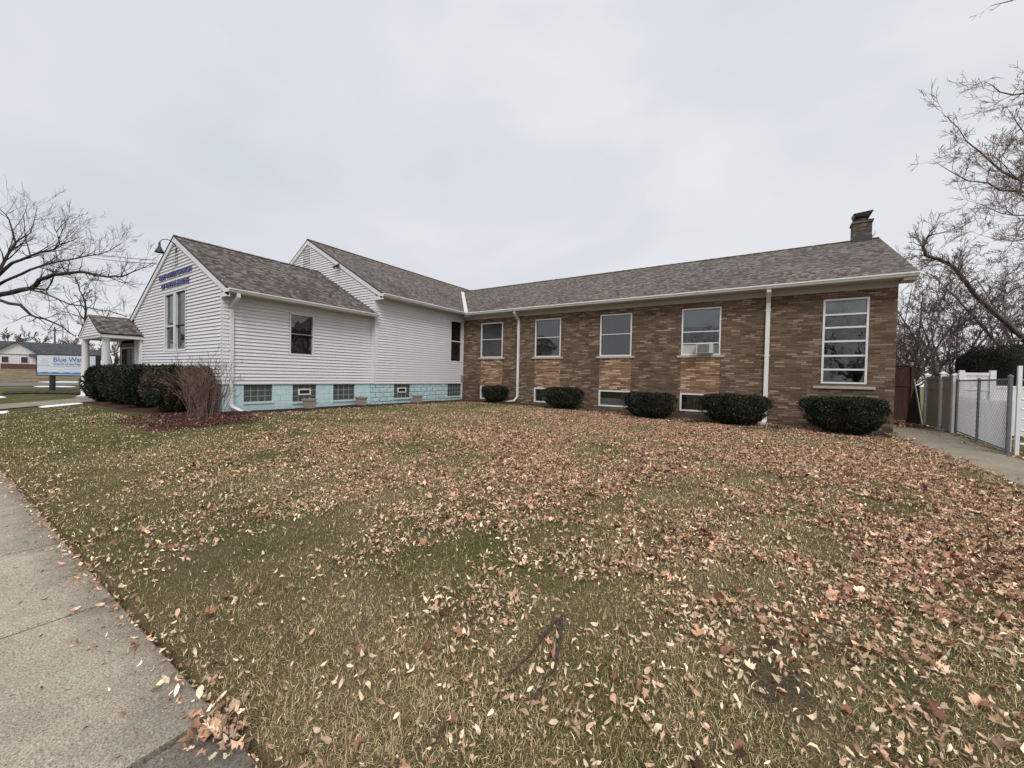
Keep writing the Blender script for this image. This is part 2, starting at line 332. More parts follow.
def boxF(mb, F, u0, u1, z0, z1, o0, o1):
    P = lambda u, z, o: F(u, z, o)
    mb.face([P(u0, z0, o1), P(u1, z0, o1), P(u1, z1, o1), P(u0, z1, o1)])
    mb.face([P(u1, z0, o0), P(u0, z0, o0), P(u0, z1, o0), P(u1, z1, o0)])
    mb.face([P(u0, z0, o0), P(u0, z0, o1), P(u0, z1, o1), P(u0, z1, o0)])
    mb.face([P(u1, z0, o1), P(u1, z0, o0), P(u1, z1, o0), P(u1, z1, o1)])
    mb.face([P(u0, z1, o1), P(u1, z1, o1), P(u1, z1, o0), P(u0, z1, o0)])
    mb.face([P(u0, z0, o0), P(u1, z0, o0), P(u1, z0, o1), P(u0, z0, o1)])
def tube_into(mb, pts, rad, k=6, cap=False):
    n = len(pts); base = len(mb.v)
    px, py, pz = None, None, None
    for i, p in enumerate(pts):
        a = pts[max(0, i - 1)]; b = pts[min(n - 1, i + 1)]
        d = (b[0] - a[0], b[1] - a[1], b[2] - a[2]); L = math.sqrt(d[0] ** 2 + d[1] ** 2 + d[2] ** 2) or 1
        d = (d[0] / L, d[1] / L, d[2] / L)
        h = (0, 0, 1) if abs(d[2]) < 0.9 else (1, 0, 0)
        u = (d[1] * h[2] - d[2] * h[1], d[2] * h[0] - d[0] * h[2], d[0] * h[1] - d[1] * h[0])
        L = math.sqrt(u[0] ** 2 + u[1] ** 2 + u[2] ** 2); u = (u[0] / L, u[1] / L, u[2] / L)
        w = (d[1] * u[2] - d[2] * u[1], d[2] * u[0] - d[0] * u[2], d[0] * u[1] - d[1] * u[0])
        r = rad[i] if isinstance(rad, (list, tuple)) else rad
        for j in range(k):
            t = 2 * math.pi * j / k; c, s_ = math.cos(t) * r, math.sin(t) * r
            mb.v.append((p[0] + u[0] * c + w[0] * s_, p[1] + u[1] * c + w[1] * s_, p[2] + u[2] * c + w[2] * s_))
            mb.uv.append((0, 0))
    for i in range(n - 1):
        for j in range(k):
            a = base + i * k + j; b = base + i * k + (j + 1) % k
            mb.f.append((a, b, b + k, a + k))
    if cap:
        mb.f.append(tuple(base + j for j in reversed(range(k)))); mb.f.append(tuple(base + (n - 1) * k + j for j in range(k)))
def obj(name, mb, mat, parent=None, smooth=False, label=None, origin=None):
    me = bpy.data.meshes.new(name)
    v = np.array(mb.v, dtype=float).reshape(-1, 3)
    if origin is None:
        lo, hi = v.min(0), v.max(0); origin = ((lo[0] + hi[0]) / 2, (lo[1] + hi[1]) / 2, lo[2])
    v = v - np.array(origin)
    me.from_pydata(v.tolist(), [], mb.f)
    if mb.hasuv and len(mb.uv) == len(mb.v):
        uvl = me.uv_layers.new(name='UVMap')
        idx = np.empty(len(me.loops), dtype=np.int32); me.loops.foreach_get('vertex_index', idx)
        uvl.data.foreach_set('uv', np.array(mb.uv, dtype=np.float32)[idx].ravel())
    if smooth: me.polygons.foreach_set('use_smooth', [True] * len(me.polygons))
    me.materials.append(M[mat] if isinstance(mat, str) else mat); me.update()
    o = bpy.data.objects.new(name, me); COL.objects.link(o)
    pw = (0, 0, 0)
    if parent is not None: o.parent = parent; pw = ORG[parent]
    o.location = tuple(origin[i] - pw[i] for i in range(3))
    ORG[o] = tuple(origin)
    if label: o['label'] = label
    return o
def np_mesh(name, V, F, colors=None, mat='leaf', parent=None, origin=(0, 0, 0), smooth=False):
    """V (n,3), F (m,k) all faces alike"""
    me = bpy.data.meshes.new(name)
    V = V - np.array(origin)
    m, k = F.shape
    me.vertices.add(len(V)); me.vertices.foreach_set('co', V.astype(np.float32).ravel())
    me.loops.add(m * k); me.loops.foreach_set('vertex_index', F.astype(np.int32).ravel())
    me.polygons.add(m); me.polygons.foreach_set('loop_start', (np.arange(m) * k).astype(np.int32))
    if colors is not None:
        a = me.attributes.new('tint', 'FLOAT_COLOR', 'POINT')
        c4 = np.ones((len(V), 4), dtype=np.float32); c4[:, :3] = colors
        a.data.foreach_set('color', c4.ravel())
    me.update(calc_edges=True)
    if smooth: me.polygons.foreach_set('use_smooth', [True] * m)
    me.materials.append(M[mat])
    o = bpy.data.objects.new(name, me); COL.objects.link(o)
    pw = (0, 0, 0)
    if parent is not None: o.parent = parent; pw = ORG[parent]
    o.location = tuple(origin[i] - pw[i] for i in range(3)); ORG[o] = tuple(origin)
    return o

# ------------------------------------------------------------------ terrain
def sst(t): t = np.clip(t, 0, 1); return t * t * (3 - 2 * t)
_perm = rng.random((256, 256))
def vnoise(x, y, s=1.0, seed=0):
    x = np.asarray(x, float) * s + seed * 17.3 + 1000; y = np.asarray(y, float) * s + seed * 9.1 + 1000
    xi = np.floor(x).astype(int); yi = np.floor(y).astype(int); fx = sst(x - xi); fy = sst(y - yi)
    g = lambda a, b: _perm[a % 256, b % 256]
    return (g(xi, yi) * (1 - fx) + g(xi + 1, yi) * fx) * (1 - fy) + (g(xi, yi + 1) * (1 - fx) + g(xi + 1, yi + 1) * fx) * fy
def fbm(x, y, s, seed=0, o=3):
    t = 0; a = 0.5; w = 0
    for i in range(o): t = t + a * vnoise(x, y, s * 2 ** i, seed + i * 3); w += a; a *= 0.5
    return t / w
def gz(x, y):
    x = np.asarray(x, float); y = np.asarray(y, float)
    z = 0.2 * sst((-x - 2) / 9.0) * sst((y - 0.9) / 3.2)
    z = z + 0.85 * np.clip((-x - 52) / 62.0, 0, 1)
    und = (fbm(x, y, 0.8, 2) - 0.5) * 0.05 * sst((y - 0.75) / 1.5) * sst((3.2 - x) / 2.0) * sst((40 + x) / 5.0)
    z = z + und
    z = z + np.where((y > 0.735) & (x < 3.4), 0.0, 0.0)
    z = np.where((y < 0.76) & (y > -0.83), -0.05, z)
    z = np.where((x > 3.40) & (x < 4.62) & (y > -0.9) & (y < 19.2), -0.05, z)
    z = np.where((x > 4.61) & (x < 5.25) & (y > 12.4) & (y < 19.2), -0.05, z)
    return z
def gzf(x, y): return float(gz(x, y))

xs = np.unique(np.concatenate([np.linspace(-400, -60, 35), np.linspace(-60, -20, 50), np.linspace(-20, 3.38, 140), [3.395, 3.405, 4.6, 4.615, 4.625, 5.24, 5.26], np.linspace(3.5, 8, 12), np.linspace(8, 40, 20), np.linspace(40, 400, 20)]))
ys = np.unique(np.concatenate([np.linspace(-400, -20, 20), np.linspace(-20, -1, 20), [-0.835, -0.825, 0.752, 0.768, 0.80], np.linspace(0.9, 20, 120), np.linspace(20, 60, 40), np.linspace(60, 600, 30), [12.39, 12.41, 19.19, 19.21]]))
X, Y = np.meshgrid(xs, ys, indexing='ij'); Z = gz(X, Y)
nx, ny = X.shape
V = np.stack([X.ravel(), Y.ravel(), Z.ravel()], 1)
I = np.arange(nx * ny).reshape(nx, ny)
F = np.stack([I[:-1, :-1].ravel(), I[1:, :-1].ravel(), I[1:, 1:].ravel(), I[:-1, 1:].ravel()], 1)
g = np_mesh('ground', V, F, None, 'ground', smooth=True); g['kind'] = 'structure'

# sidewalk: five-foot slabs with tooled joints
def slab(mb, x0, x1, y0, y1, z, t=0.06, b=0.008):
    g_ = 0.013
    x0 += g_; x1 -= g_
    mb.face([(x0 + b, y0 + b, z), (x1 - b, y0 + b, z), (x1 - b, y1 - b, z), (x0 + b, y1 - b, z)])
    ring0 = [(x0 + b, y0 + b, z), (x1 - b, y0 + b, z), (x1 - b, y1 - b, z), (x0 + b, y1 - b, z)]
    ring1 = [(x0, y0, z - b), (x1, y0, z - b), (x1, y1, z - b), (x0, y1, z - b)]
    ring2 = [(x0, y0, z - t), (x1, y0, z - t), (x1, y1, z - t), (x0, y1, z - t)]
    for A, B in ((ring0, ring1), (ring1, ring2)):
        for i in range(4):
            j = (i + 1) % 4; mb.face([A[i], B[i], B[j], A[j]])
mb = MB(); mbd = MB()
for i in range(-30, 14):
    x0 = -1.97 + 1.524 * i
    slab(mbd if i >= 0 and i < 3 else mb, x0, x0 + 1.524, -0.80, 0.728, 0.0 if i < 0 else -0.012)
o = obj('sidewalk', mb, 'concrete'); o['kind'] = 'structure'
o = obj('sidewalk', mbd, 'concrete_dark'); o['kind'] = 'structure'
mb = MB()
for i in range(0, 15):
    slab(mb, 0, 0, 0, 0, 0) if False else None
def slab_y(mb, x0, x1, y0, y1, z, t=0.06, b=0.008):
    g_ = 0.006; y0 += g_; y1 -= g_
    r0 = [(x0 + b, y0 + b, z), (x1 - b, y0 + b, z), (x1 - b, y1 - b, z), (x0 + b, y1 - b, z)]
    r1 = [(x0, y0, z - b), (x1, y0, z - b), (x1, y1, z - b), (x0, y1, z - b)]
    r2 = [(x0, y0, z - t), (x1, y0, z - t), (x1, y1, z - t), (x0, y1, z - t)]
    mb.face(r0)
    for A, B in ((r0, r1), (r1, r2)):
        for i in range(4):
            j = (i + 1) % 4; mb.face([A[i], B[i], B[j], A[j]])
for i in range(13):
    y0 = 0.74 + i * 1.42
    slab_y(mb, 3.42, 4.60 + 0.11 * max(0, y0 + 0.7 - 13), y0, y0 + 1.42, 0.0 if i % 4 else 0.006)
o = obj('path', mb, 'path'); o['kind'] = 'structure'
# entrance walk to the left street, laid on the lawn
def sheet(name, pts_fn, n, mat, kind='structure', z_off=0.02, **kw):
    mb = MB()
    for i in range(n):
        a0, b0 = pts_fn(i / n); a1, b1 = pts_fn((i + 1) / n)
        q = [(*p, gzf(*p) + z_off) for p in (a0, a1, b1, b0)]
        mb.face(q)
    o = obj(name, mb, mat, **kw); o['kind'] = kind
    return o
sheet('entrance_walk', lambda t: ((-23.9, 0.74 + 3.1 * t), (-21.4, 0.74 + 3.1 * t)), 12, 'path', z_off=0.03)
sheet('road', lambda t: ((-50, -60 + 200 * t), (-42, -60 + 200 * t)), 60, 'road', z_off=0.03)

# ------------------------------------------------------------------ walls and openings
def FY(y): return lambda u, z, o: (u, y - o, z)            # faces -Y, u = x
def FX(x): return lambda u, z, o: (x + o, u, z)            # faces +X, u = y
def clad(mb, F, ext, z0, z1, holes=(), course=None, lip=0.038, reveal=0.10, breaks=()):
    zs = {z0, z1, *breaks}
    for h in holes:
        zs.add(h[2]); zs.add(h[3])
    if course:
        n = int((z1 - z0) / course) + 1
        for i in range(n + 1): zs.add(min(z1, z0 + i * course))
    zs = sorted(z for z in zs if z0 - 1e-6 <= z <= z1 + 1e-6)
    zz = [zs[0]]
    for z in zs[1:]:
        if z - zz[-1] > 1e-4: zz.append(z)
    for za, zb in zip(zz[:-1], zz[1:]):
        if course:
            i = math.floor((za - z0) / course + 1e-4)
            fa = (za - z0) / course - i; fb = (zb - z0) / course - i
            oa = lip * (1 - fa); ob = lip * max(0, (1 - fb)); first = fa < 1e-3
        else: oa = ob = 0; first = False
        (l0, r0), (l1, r1) = ext(za), ext(zb)
        hs = sorted((h[0], h[1]) for h in holes if h[2] < zb - 1e-5 and h[3] > za + 1e-5)
        segs = []; cur0, cur1 = l0, l1
        for a, b in hs:
            segs.append((cur0, cur1, a, a)); cur0 = cur1 = b
        segs.append((cur0, cur1, r0, r1))
        for a0, a1, b0, b1 in segs:
            if b0 - a0 < 1e-4 and b1 - a1 < 1e-4: continue
            mb.face([F(a0, za, oa), F(b0, za, oa), F(b1, zb, ob), F(a1, zb, ob)])
            if first: mb.face([F(a0, za, 0), F(b0, za, 0), F(b0, za, lip), F(a0, za, lip)])
    for (a, b, c, d) in [h[:4] for h in holes]:
        o0, o1 = (lip if course else 0), -reveal
        mb.face([F(a, c, o0), F(a, c, o1), F(a, d, o1), F(a, d, o0)][::-1])
        mb.face([F(b, c, o0), F(b, d, o0), F(b, d, o1), F(b, c, o1)][::-1])
        mb.face([F(a, d, o0), F(a, d, o1), F(b, d, o1), F(b, d, o0)][::-1])
        mb.face([F(a, c, o0), F(b, c, o0), F(b, c, o1), F(a, c, o1)][::-1])

def frame_mb(F, u0, u1, z0, z1, fw, o0, o1, bars=(), vbars=(), bw=0.04):
    mb = MB()
    boxF(mb, F, u0, u0 + fw, z0, z1, o0, o1); boxF(mb, F, u1 - fw, u1, z0, z1, o0, o1)
    boxF(mb, F, u0 + fw, u1 - fw, z1 - fw, z1, o0, o1 - 0.002); boxF(mb, F, u0 + fw, u1 - fw, z0, z0 + fw, o0, o1 - 0.002)
    return mb
def window(root, F, u0, u1, z0, z1, fw=0.055, bars=(), bw=0.045, proud=0.02, sill=None, sill_mat='sill', cover='blind', cover_rng=(0, 1), bar_mat='trim', label=None):
    """window > frame, rails, pane, blind, sill"""
    w = obj('window', frame_mb(F, u0, u1, z0, z1, fw, -0.09, proud), 'trim', root, label=label)
    for zb in bars:
        mb = MB(); boxF(mb, F, u0 + fw, u1 - fw, zb - bw / 2, zb + bw / 2, -0.075, proud - 0.012); obj('sash_bar', mb, bar_mat, w)
    mb = MB(); mb.face([F(u0 + fw, z0 + fw, -0.05), F(u1 - fw, z0 + fw, -0.05), F(u1 - fw, z1 - fw, -0.05), F(u0 + fw, z1 - fw, -0.05)])
    obj('pane', mb, 'glass', w)
    # near-black box standing in for the unlit room behind
    mb = MB(); a, b, c, d = u0, u1, z0, z1
    mb.face([F(a, c, -0.9), F(b, c, -0.9), F(b, d, -0.9), F(a, d, -0.9)])
    for q in (((a, c), (b, c)), ((b, c), (b, d)), ((b, d), (a, d)), ((a, d), (a, c))):
        (p0, p1) = q; mb.face([F(*p0, -0.101), F(*p1, -0.101), F(*p1, -0.9), F(*p0, -0.9)])
    obj('room_recess', mb, 'interior', w)
    if cover:
        za = z0 + (z1 - z0) * cover_rng[0]; zb = z0 + (z1 - z0) * cover_rng[1]
        mb = MB()
        if cover in ('blind', 'curtain'):
            n = int((u1 - u0) / 0.09); step = (u1 - u0 - 2 * fw) / n
            for i in range(n):
                ua = u0 + fw + i * step; ub = ua + step * 0.97
                k = (0.012 if cover == 'blind' else 0.05) * random.uniform(0.3, 1.0) * (1 if cover == 'blind' or i % 2 else -1)
                mb.face([F(ua, za, -0.14 - k), F(ub, za, -0.14 + k), F(ub, zb, -0.14 + k), F(ua, zb, -0.14 - k)])
        else:
            mb.face([F(u0 + fw, za, -0.12), F(u1 - fw, za, -0.12), F(u1 - fw, zb, -0.12), F(u0 + fw, zb, -0.12)])
            boxF(mb, F, u0 + fw, u1 - fw, za - 0.02, za, -0.125, -0.11)
        obj('blind' if cover != 'curtain' else 'curtain', mb, {'blind': 'blind', 'curtain': 'curtain', 'roller': 'blind_light'}[cover], w)
    if sill:
        mb = MB(); boxF(mb, F, sill[0], sill[1], sill[2], sill[3], -0.09, 0.06); obj('sill', mb, sill_mat, w)
    return w

# ======================================================== brick annex
BX0, BX1, BY = -13.7, 3.465, 16.38
annex = thing('brick_building', 'long single-storey brown brick wing with grey shingle roof and white gutter', 'building', (-4, 16.38, 0))
F = FY(BY)
BW = [(-12.49, -11.11), (-9.22, -7.86), (-5.97, -4.60), (-2.66, -1.305)]
WT, WB = 4.278, 2.48
BT, BB = 1.01, 0.31
holes = []
for a, b in BW:
    holes += [(a, b, WB, WT), (a - 0.01, b - 0.0, BT, WB - 0.08), (a - 0.01, b, BB, BT)]
holes2 = []
for a, b in BW: holes2 += [(a, b, WB, WT), (a, b, BT, WB), (a, b, BB, BT)]
holes2.append((1.673, 2.813, 1.5, 4.26))
mb = MB(); clad(mb, F, lambda z: (BX0, BX1), -0.1, 4.507, holes2, reveal=0.10)
FR = lambda u, z, o: (BX1 + o, u, z)
clad(mb, FR, lambda z: (BY, 25.36), -0.1, 4.507)
# right gable
s = 0.506; RY = 20.87
yl = lambda z: BY + max(0, (z - 4.75)) / s * 1.0
clad(mb, FR, lambda z: (min(RY, BY - 0.0 + max(0, z - 4.6) / s), max(RY, 25.36 - max(0, z - 4.6) / s)), 4.507, 6.85)
mb.face([(BX0, 25.36, -0.1), (BX0, 25.36, 4.5), (BX1, 25.36, 4.5), (BX1, 25.36, -0.1)])
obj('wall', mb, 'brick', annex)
mb = MB(); boxF(mb, F, BX0, BX1 + 0.0, 4.50, 4.70, -0.1, 0.018); obj('frieze_board', mb, 'frieze', annex)
# roof
def roof_part(root, quads, mat, name='roof', thick=0.05):
    """quads: list of ((eaveA, eaveB, ridgeB, ridgeA)); u along eave, v up slope"""
    mb = MB()
    for q in quads:
        A, B, C, D = [np.array(p, float) for p in q]
        e = (B - A); e /= np.linalg.norm(e)
        n = np.cross(B - A, D - A); n /= np.linalg.norm(n)
        if n[2] < 0: n = -n
        up = np.cross(n, e); up = up if up[2] > 0 else -up
        base = A
        uv = [((p - base) @ e + 50 + 3.7 * A[0], (p - base) @ up) for p in (A, B, C, D)]
        mb.face([A, B, C, D], uv)
        lo = [p - n * thick for p in (A, B, C, D)]
        mb.face(lo[::-1], uv[::-1])
        for i in range(4):
            j = (i + 1) % 4; mb.face([(A, B, C, D)[i], lo[i], lo[j], (A, B, C, D)[j]], [(0, 0.01)] * 4)
    return obj(name, mb, mat, root)
EX = 3.79; EY = 15.92; EZ = 4.84; RZ = EZ + s * (RY - EY)
# valley with the white wing roof
W2S = 0.562; W2RX = -18.8; W2RZ = 8.0; W2E = -13.22; W2EZ = W2RZ - W2S * (W2E - W2RX)
vx_top = W2RX + (W2RZ - RZ) / W2S
vx_bot = W2RX + (W2RZ - EZ) / W2S
rf = roof_part(annex, [((vx_bot, EY, EZ), (EX, EY, EZ), (EX, RY, RZ), (vx_top, RY, RZ)),
                  ((EX, 2 * RY - EY, EZ), (vx_top - 1.0, 2 * RY - EY, EZ), (vx_top, RY, RZ), (EX, RY, RZ))], 'shingle')
mb = MB(); n = 70
for i in range(n):                      # ridge cap shingles
    xa = vx_top + (EX - vx_top) * i / n; xb = vx_top + (EX - vx_top) * (i + 0.97) / n
    for sg in (-1, 1):
        mb.face([(xa, RY, RZ + 0.022), (xb, RY, RZ + 0.03), (xb, RY + sg * 0.14, RZ + 0.03 - 0.07), (xa, RY + sg * 0.14, RZ + 0.022 - 0.07)], [(i * 1.3, 0.03), (i * 1.3 + .2, 0.03), (i * 1.3 + .2, .12), (i * 1.3, .12)])
obj('ridge_cap', mb, 'shingle', annex)
# gutter: K profile swept along the eave, with the drip edge
def gutter(root, A, B, outv, zt, name='gutter', h=0.115, d=0.125):
    """A,B xy ends along the eave; outv unit outward"""
    prof = [(0, 0), (0, -h), (d * 0.62, -h), (d * 0.78, -h * 0.62), (d, -h * 0.35), (d, 0), (d - 0.012, 0), (d - 0.012, -h * 0.25), (0.012, -h + 0.02), (0.01, 0)]
    mb = MB()
    for (p0, p1) in zip(prof, prof[1:] + prof[:1]):
        q = []
        for (P, pp) in ((A, p0), (B, p0), (B, p1), (A, p1)):
            q.append((P[0] + outv[0] * pp[0], P[1] + outv[1] * pp[0], zt + pp[1]))
        mb.face(q)
    for P in (A, B):
        mb.face([(P[0] + outv[0] * p[0], P[1] + outv[1] * p[0], zt + p[1]) for p in prof[:6]])
    return obj(name, mb, 'gutter', root)
gutter(annex, (vx_bot + 0.02, EY), (EX, EY), (0, -1), EZ - 0.03)
mb = MB(); mb.box(vx_bot, EY - 0.02, EZ - 0.036, EX + 0.01, EY + 0.03, EZ - 0.004); obj('drip_edge', mb, 'drip', annex)
mb = MB(); mb.box(BX0 + 0.5, EY + 0.004, 4.70, EX - 0.03, BY + 0.1, 4.725); obj('soffit', mb, 'soffit', annex)
mb = MB(); mb.box(BX0 + 0.5, EY, 4.69, EX, EY + 0.02, 4.80)
obj('fascia', mb, 'gutter', annex)
# eave return box + rake boards at the gable end
mb = MB()
mb.box(BX1 + 0.01, EY + 0.005, 4.60, EX - 0.004, BY + 0.06, 4.70)
obj('eave_return', mb, 'soffit', annex)
mb = MB()
for sg in (1, -1):
    ye = RY - sg * (RY - EY)
    P = lambda x, y, dz: (x, y, EZ - 0.055 + s * (abs(y - ye)) + dz)
    for (xa, xb) in ((EX - 0.03, EX + 0.0),):
        a0, a1 = P(xa, ye, 0), P(xa, RY, 0); b0, b1 = P(xb, ye, 0), P(xb, RY, 0)
        c0, c1 = P(xa, ye, -0.16), P(xa, RY, -0.16); d0, d1 = P(xb, ye, -0.16), P(xb, RY, -0.16)
        for q in ((b0, b1, d1, d0), (a1, a0, c0, c1), (c0, d0, d1, c1), (a0, b0, d0, c0)): mb.face(q)
    e0 = (BX1, ye + sg * 0.0, EZ - 0.19); 
    mb.face([(BX1, ye, EZ - 0.16), (EX - 0.03, ye, EZ - 0.16), (EX - 0.03, RY, RZ - 0.16), (BX1, RY, RZ - 0.16)])
obj('rake_board', mb, 'soffit', annex)
# valley flashing (exposed metal strip)
mb = MB()
vb = np.array((vx_bot, EY, EZ)); vt = np.array((vx_top, RY, RZ))
for i in range(10):
    a = vb + (vt - vb) * i / 10; b = vb + (vt - vb) * (i + 1) / 10
    w = 0.14
    mb.face([(a[0], a[1], a[2] + 0.004), (a[0] + w, a[1], a[2] + 0.008), (b[0] + w, b[1], b[2] + 0.008), (b[0], b[1], b[2] + 0.004)])
    mb.face([(a[0], a[1] - w * 0.0, a[2] + 0.005), (b[0], b[1], b[2] + 0.005), (b[0], b[1] - w, b[2] + 0.009), (a[0], a[1] - w, a[2] + 0.009)])
obj('valley_flashing', mb, 'valley', annex)
# windows
for i, (a, b) in enumerate(BW):
    if i < 3:
        window(annex, F, a, b, WB, WT, fw=0.05, bars=(3.42 if i != 1 else 3.40,), bw=0.03, sill=(a - 0.14, b + 0.14, WB - 0.085, WB), cover='blind')
    else:
        w = window(annex, F, a, b, WB, WT, fw=0.05, bars=(3.38, 2.935), bw=0.035, sill=(a - 0.14, b + 0.14, WB - 0.085, WB), cover='roller', cover_rng=(0.62, 1), label='window with a pale blind and an air conditioner in its lower sash')
        mb = MB(); boxF(mb, F, a + 0.05, a + 0.53, WB + 0.05, 2.915, -0.045, -0.03); obj('filler_board', mb, 'ply', w)
        mb = MB(); boxF(mb, F, b - 0.25, b - 0.05, WB + 0.05, 2.915, -0.045, -0.035); obj('side_filler', mb, 'blind', w)
        mb = MB(); mb.face([F(a + .05, 2.95, -0.13), F(b - .05, 2.95, -0.13), F(b - .05, 3.62, -0.13), F(a + .05, 3.62, -0.13)]); obj('blind', mb, 'blind', w)
    mb = MB(); clad(mb, F, lambda z: (a, b), BT, WB - 0.085); obj('spandrel_panel', mb, 'brick_tan', annex)
    # basement hopper window
    w = window(annex, F, a, b, BB, BT, fw=0.06, bars=(), proud=0.015, cover=('blind', 'blind', 'roller', 'curtain')[i], cover_rng=((0, 1), (0.35, 1.0), (0.08, 0.5), (0.0, 1.0))[i], label='wide low basement window in a white frame')
    if i == 1:
        mb = MB(); boxF(mb, F, a + 0.35, a + 0.75, BB + 0.08, BB + 0.45, -0.3, -0.2); obj('stored_item', mb, 'blind_light', w)
w = window(annex, F, 1.673, 2.813, 1.5, 4.26, fw=0.055, bars=(3.75, 3.33, 2.88, 2.41, 1.96), bw=0.055, sill=(1.47, 3.02, 1.34, 1.42), cover='roller', cover_rng=(0.83, 1.0), label='tall window of six stacked panes')  # pale roller stands in for bright sky reflected in the top pane
mb = MB(); boxF(mb, F, 1.66, 2.83, 1.42, 1.5, -0.1, 0.005); obj('window_base', mb, 'brick', w)
mb = MB(); mb.face([F(1.73, 3.33, -0.2), F(2.76, 3.33, -0.2), F(2.76, 3.8, -0.2), F(1.73, 3.8, -0.2)]); obj('blind', mb, 'blind', w)  # darker cloth carries the stand-in reflection down into the second pane
# downspouts
def pipe(mb, pts, w=0.075, d=0.055, F=None):
    """square downspout through points (u, z, o)"""
    for (p, q) in zip(pts[:-1], pts[1:]):
        A = np.array(F(p[0], p[1], p[2]), float); B = np.array(F(q[0], q[1], q[2]), float)
        t = B - A; L = np.linalg.norm(t); t /= L
        side = np.array(F(1, 0, 0), float) - np.array(F(0, 0, 0), float)
        if abs(t @ side) > 0.85: side = np.array(F(0, 0, 1), float) - np.array(F(0, 0, 0), float)
        nrm = np.cross(t, side); nrm /= np.linalg.norm(nrm); side = np.cross(nrm, t)
        A2 = A - t * 0.01; B2 = B + t * 0.01
        c = []
        for P in (A2, B2):
            for (a, b) in ((-1, -1), (1, -1), (1, 1), (-1, 1)):
                c.append(tuple(P + side * a * w / 2 + nrm * b * d / 2))
        for f in ((0, 1, 5, 4), (1, 2, 6, 5), (2, 3, 7, 6), (3, 0, 4, 7), (3, 2, 1, 0), (4, 5, 6, 7)):
            mb.face([c[i] for i in f])
def downspout(root, F, u, ztop, zbot, otop, kick, w=0.09, label=None):
    mb = MB()
    pts = [(u, ztop, otop), (u, ztop - 0.12, otop), (u, ztop - 0.42, 0.05), (u, zbot, 0.05)] + kick
    pipe(mb, pts, w, 0.07, F)
    o = obj('downspout', mb, 'gutter', root, label=label)
    for zc in (ztop - 0.7, (ztop + zbot) / 2, zbot + 0.35):
        m2 = MB(); boxF(m2, F, u - w / 2 - 0.025, u + w / 2 + 0.025, zc - 0.015, zc + 0.015, 0.0, 0.09); obj('strap', m2, 'gutter', o)
downspout(annex, F, -10.14, 4.72, 0.52, 0.46, [(-10.30, 0.32, 0.08), (-11.0, 0.24, 0.25)], 0.10)
downspout(annex, F, 0.15, 4.72, 0.15, 0.46, [(0.12, 0.08, 0.12), (-0.02, 0.05, 0.55)], 0.13)
# chimney
ch = thing_part = MB(); ch.box(2.955, 20.55, 6.9, 3.525, 21.10, 7.93)
ch = obj('chimney', ch, 'chimney', annex)
mb = MB(); mb.box(2.92, 20.515, 7.93, 3.56, 21.135, 8.03); obj('chimney_crown', mb, 'chimney', ch)
mb = MB(); mb.box(2.945, 20.54, 7.0, 3.535, 21.11, 7.42); obj('flashing', mb, 'lead', ch)
mb = MB(); mb.tube([(3.24, 20.82, 8.03), (3.24, 20.82, 8.2)], 0.17, 12, True); obj('flue', mb, 'chimney', ch)
mb = MB()
q = [(3.0, 20.58, 8.2), (3.48, 20.58, 8.2), (3.48, 21.06, 8.2), (3.0, 21.06, 8.2)]; q2 = [(2.95, 20.55, 8.33), (3.56, 20.55, 8.38), (3.56, 21.1, 8.38), (2.95, 21.1, 8.33)]
mb.face(q[::-1]); mb.face(q2)
for i in range(4): mb.face([q[i], q[(i + 1) % 4], q2[(i + 1) % 4], q2[i]])
obj('chimney_cap', mb, 'dark', ch)

# ======================================================== white church
church = thing('white_church', 'white sided church building of two gabled sections over pale blue painted foundation block', 'building', (-17, 8, 0.2))
X1, X2, Y1, Y2 = -13.96, -13.70, 5.24, 10.635
SB = 1.10
C = 0.113
# --- front section, side wall
F1 = FX(X1); w1s = (7.23, 8.14, 2.105, 3.598)
P1, Z1, S1 = -17.83, 6.31, 0.53          # ridge
L1 = -24.6
mb = MB()
clad(mb, F1, lambda z: (Y1, Y2), SB, 4.02, [w1s], C)
# front gable wall
FF = FY(Y1); fw_ = (-18.89, -16.79, 2.177, 4.351); door = (-24.25, -22.65, 0.25, 2.38)
def gext(P, Zr, S, l, r):
    return lambda z: (max(l, min(P, P - (Zr - 0.06 - z) / S)), min(r, max(P, P + (Zr - 0.06 - z) / S)))
clad(mb, FF, gext(P1, Z1, S1, -22.45, X1), SB, 6.2, [fw_], C)
obj('siding', mb, 'siding', church)
mb = MB()
clad(mb, FY(Y2), gext(W2RX, W2RZ, W2S, -23.9, X2), SB, 7.9, [], C)
F2 = FX(X2); w2s = (15.30, 16.25, 2.22, 4.42)
clad(mb, F2, lambda z: (Y2, 16.375), SB, 4.86, [w2s], C)
obj('siding', mb, 'siding', church)
# back and hidden sides
mb = MB()
mb.face([(L1, Y1, 0), (L1, Y2, 0), (L1, Y2, 2.7), (L1, Y1, 2.7)]); mb.face([(-23.9, Y2, 0), (-23.9, 23.1, 0), (-23.9, 23.1, 5), (-23.9, Y2, 5)])
mb.face([(-23.9, 23.1, 0), (X2, 23.1, 0), (X2, 23.1, 4.9), (W2RX, 23.1, 7.9), (-23.9, 23.1, 4.9)])
obj('rear_siding', mb, 'siding', church)
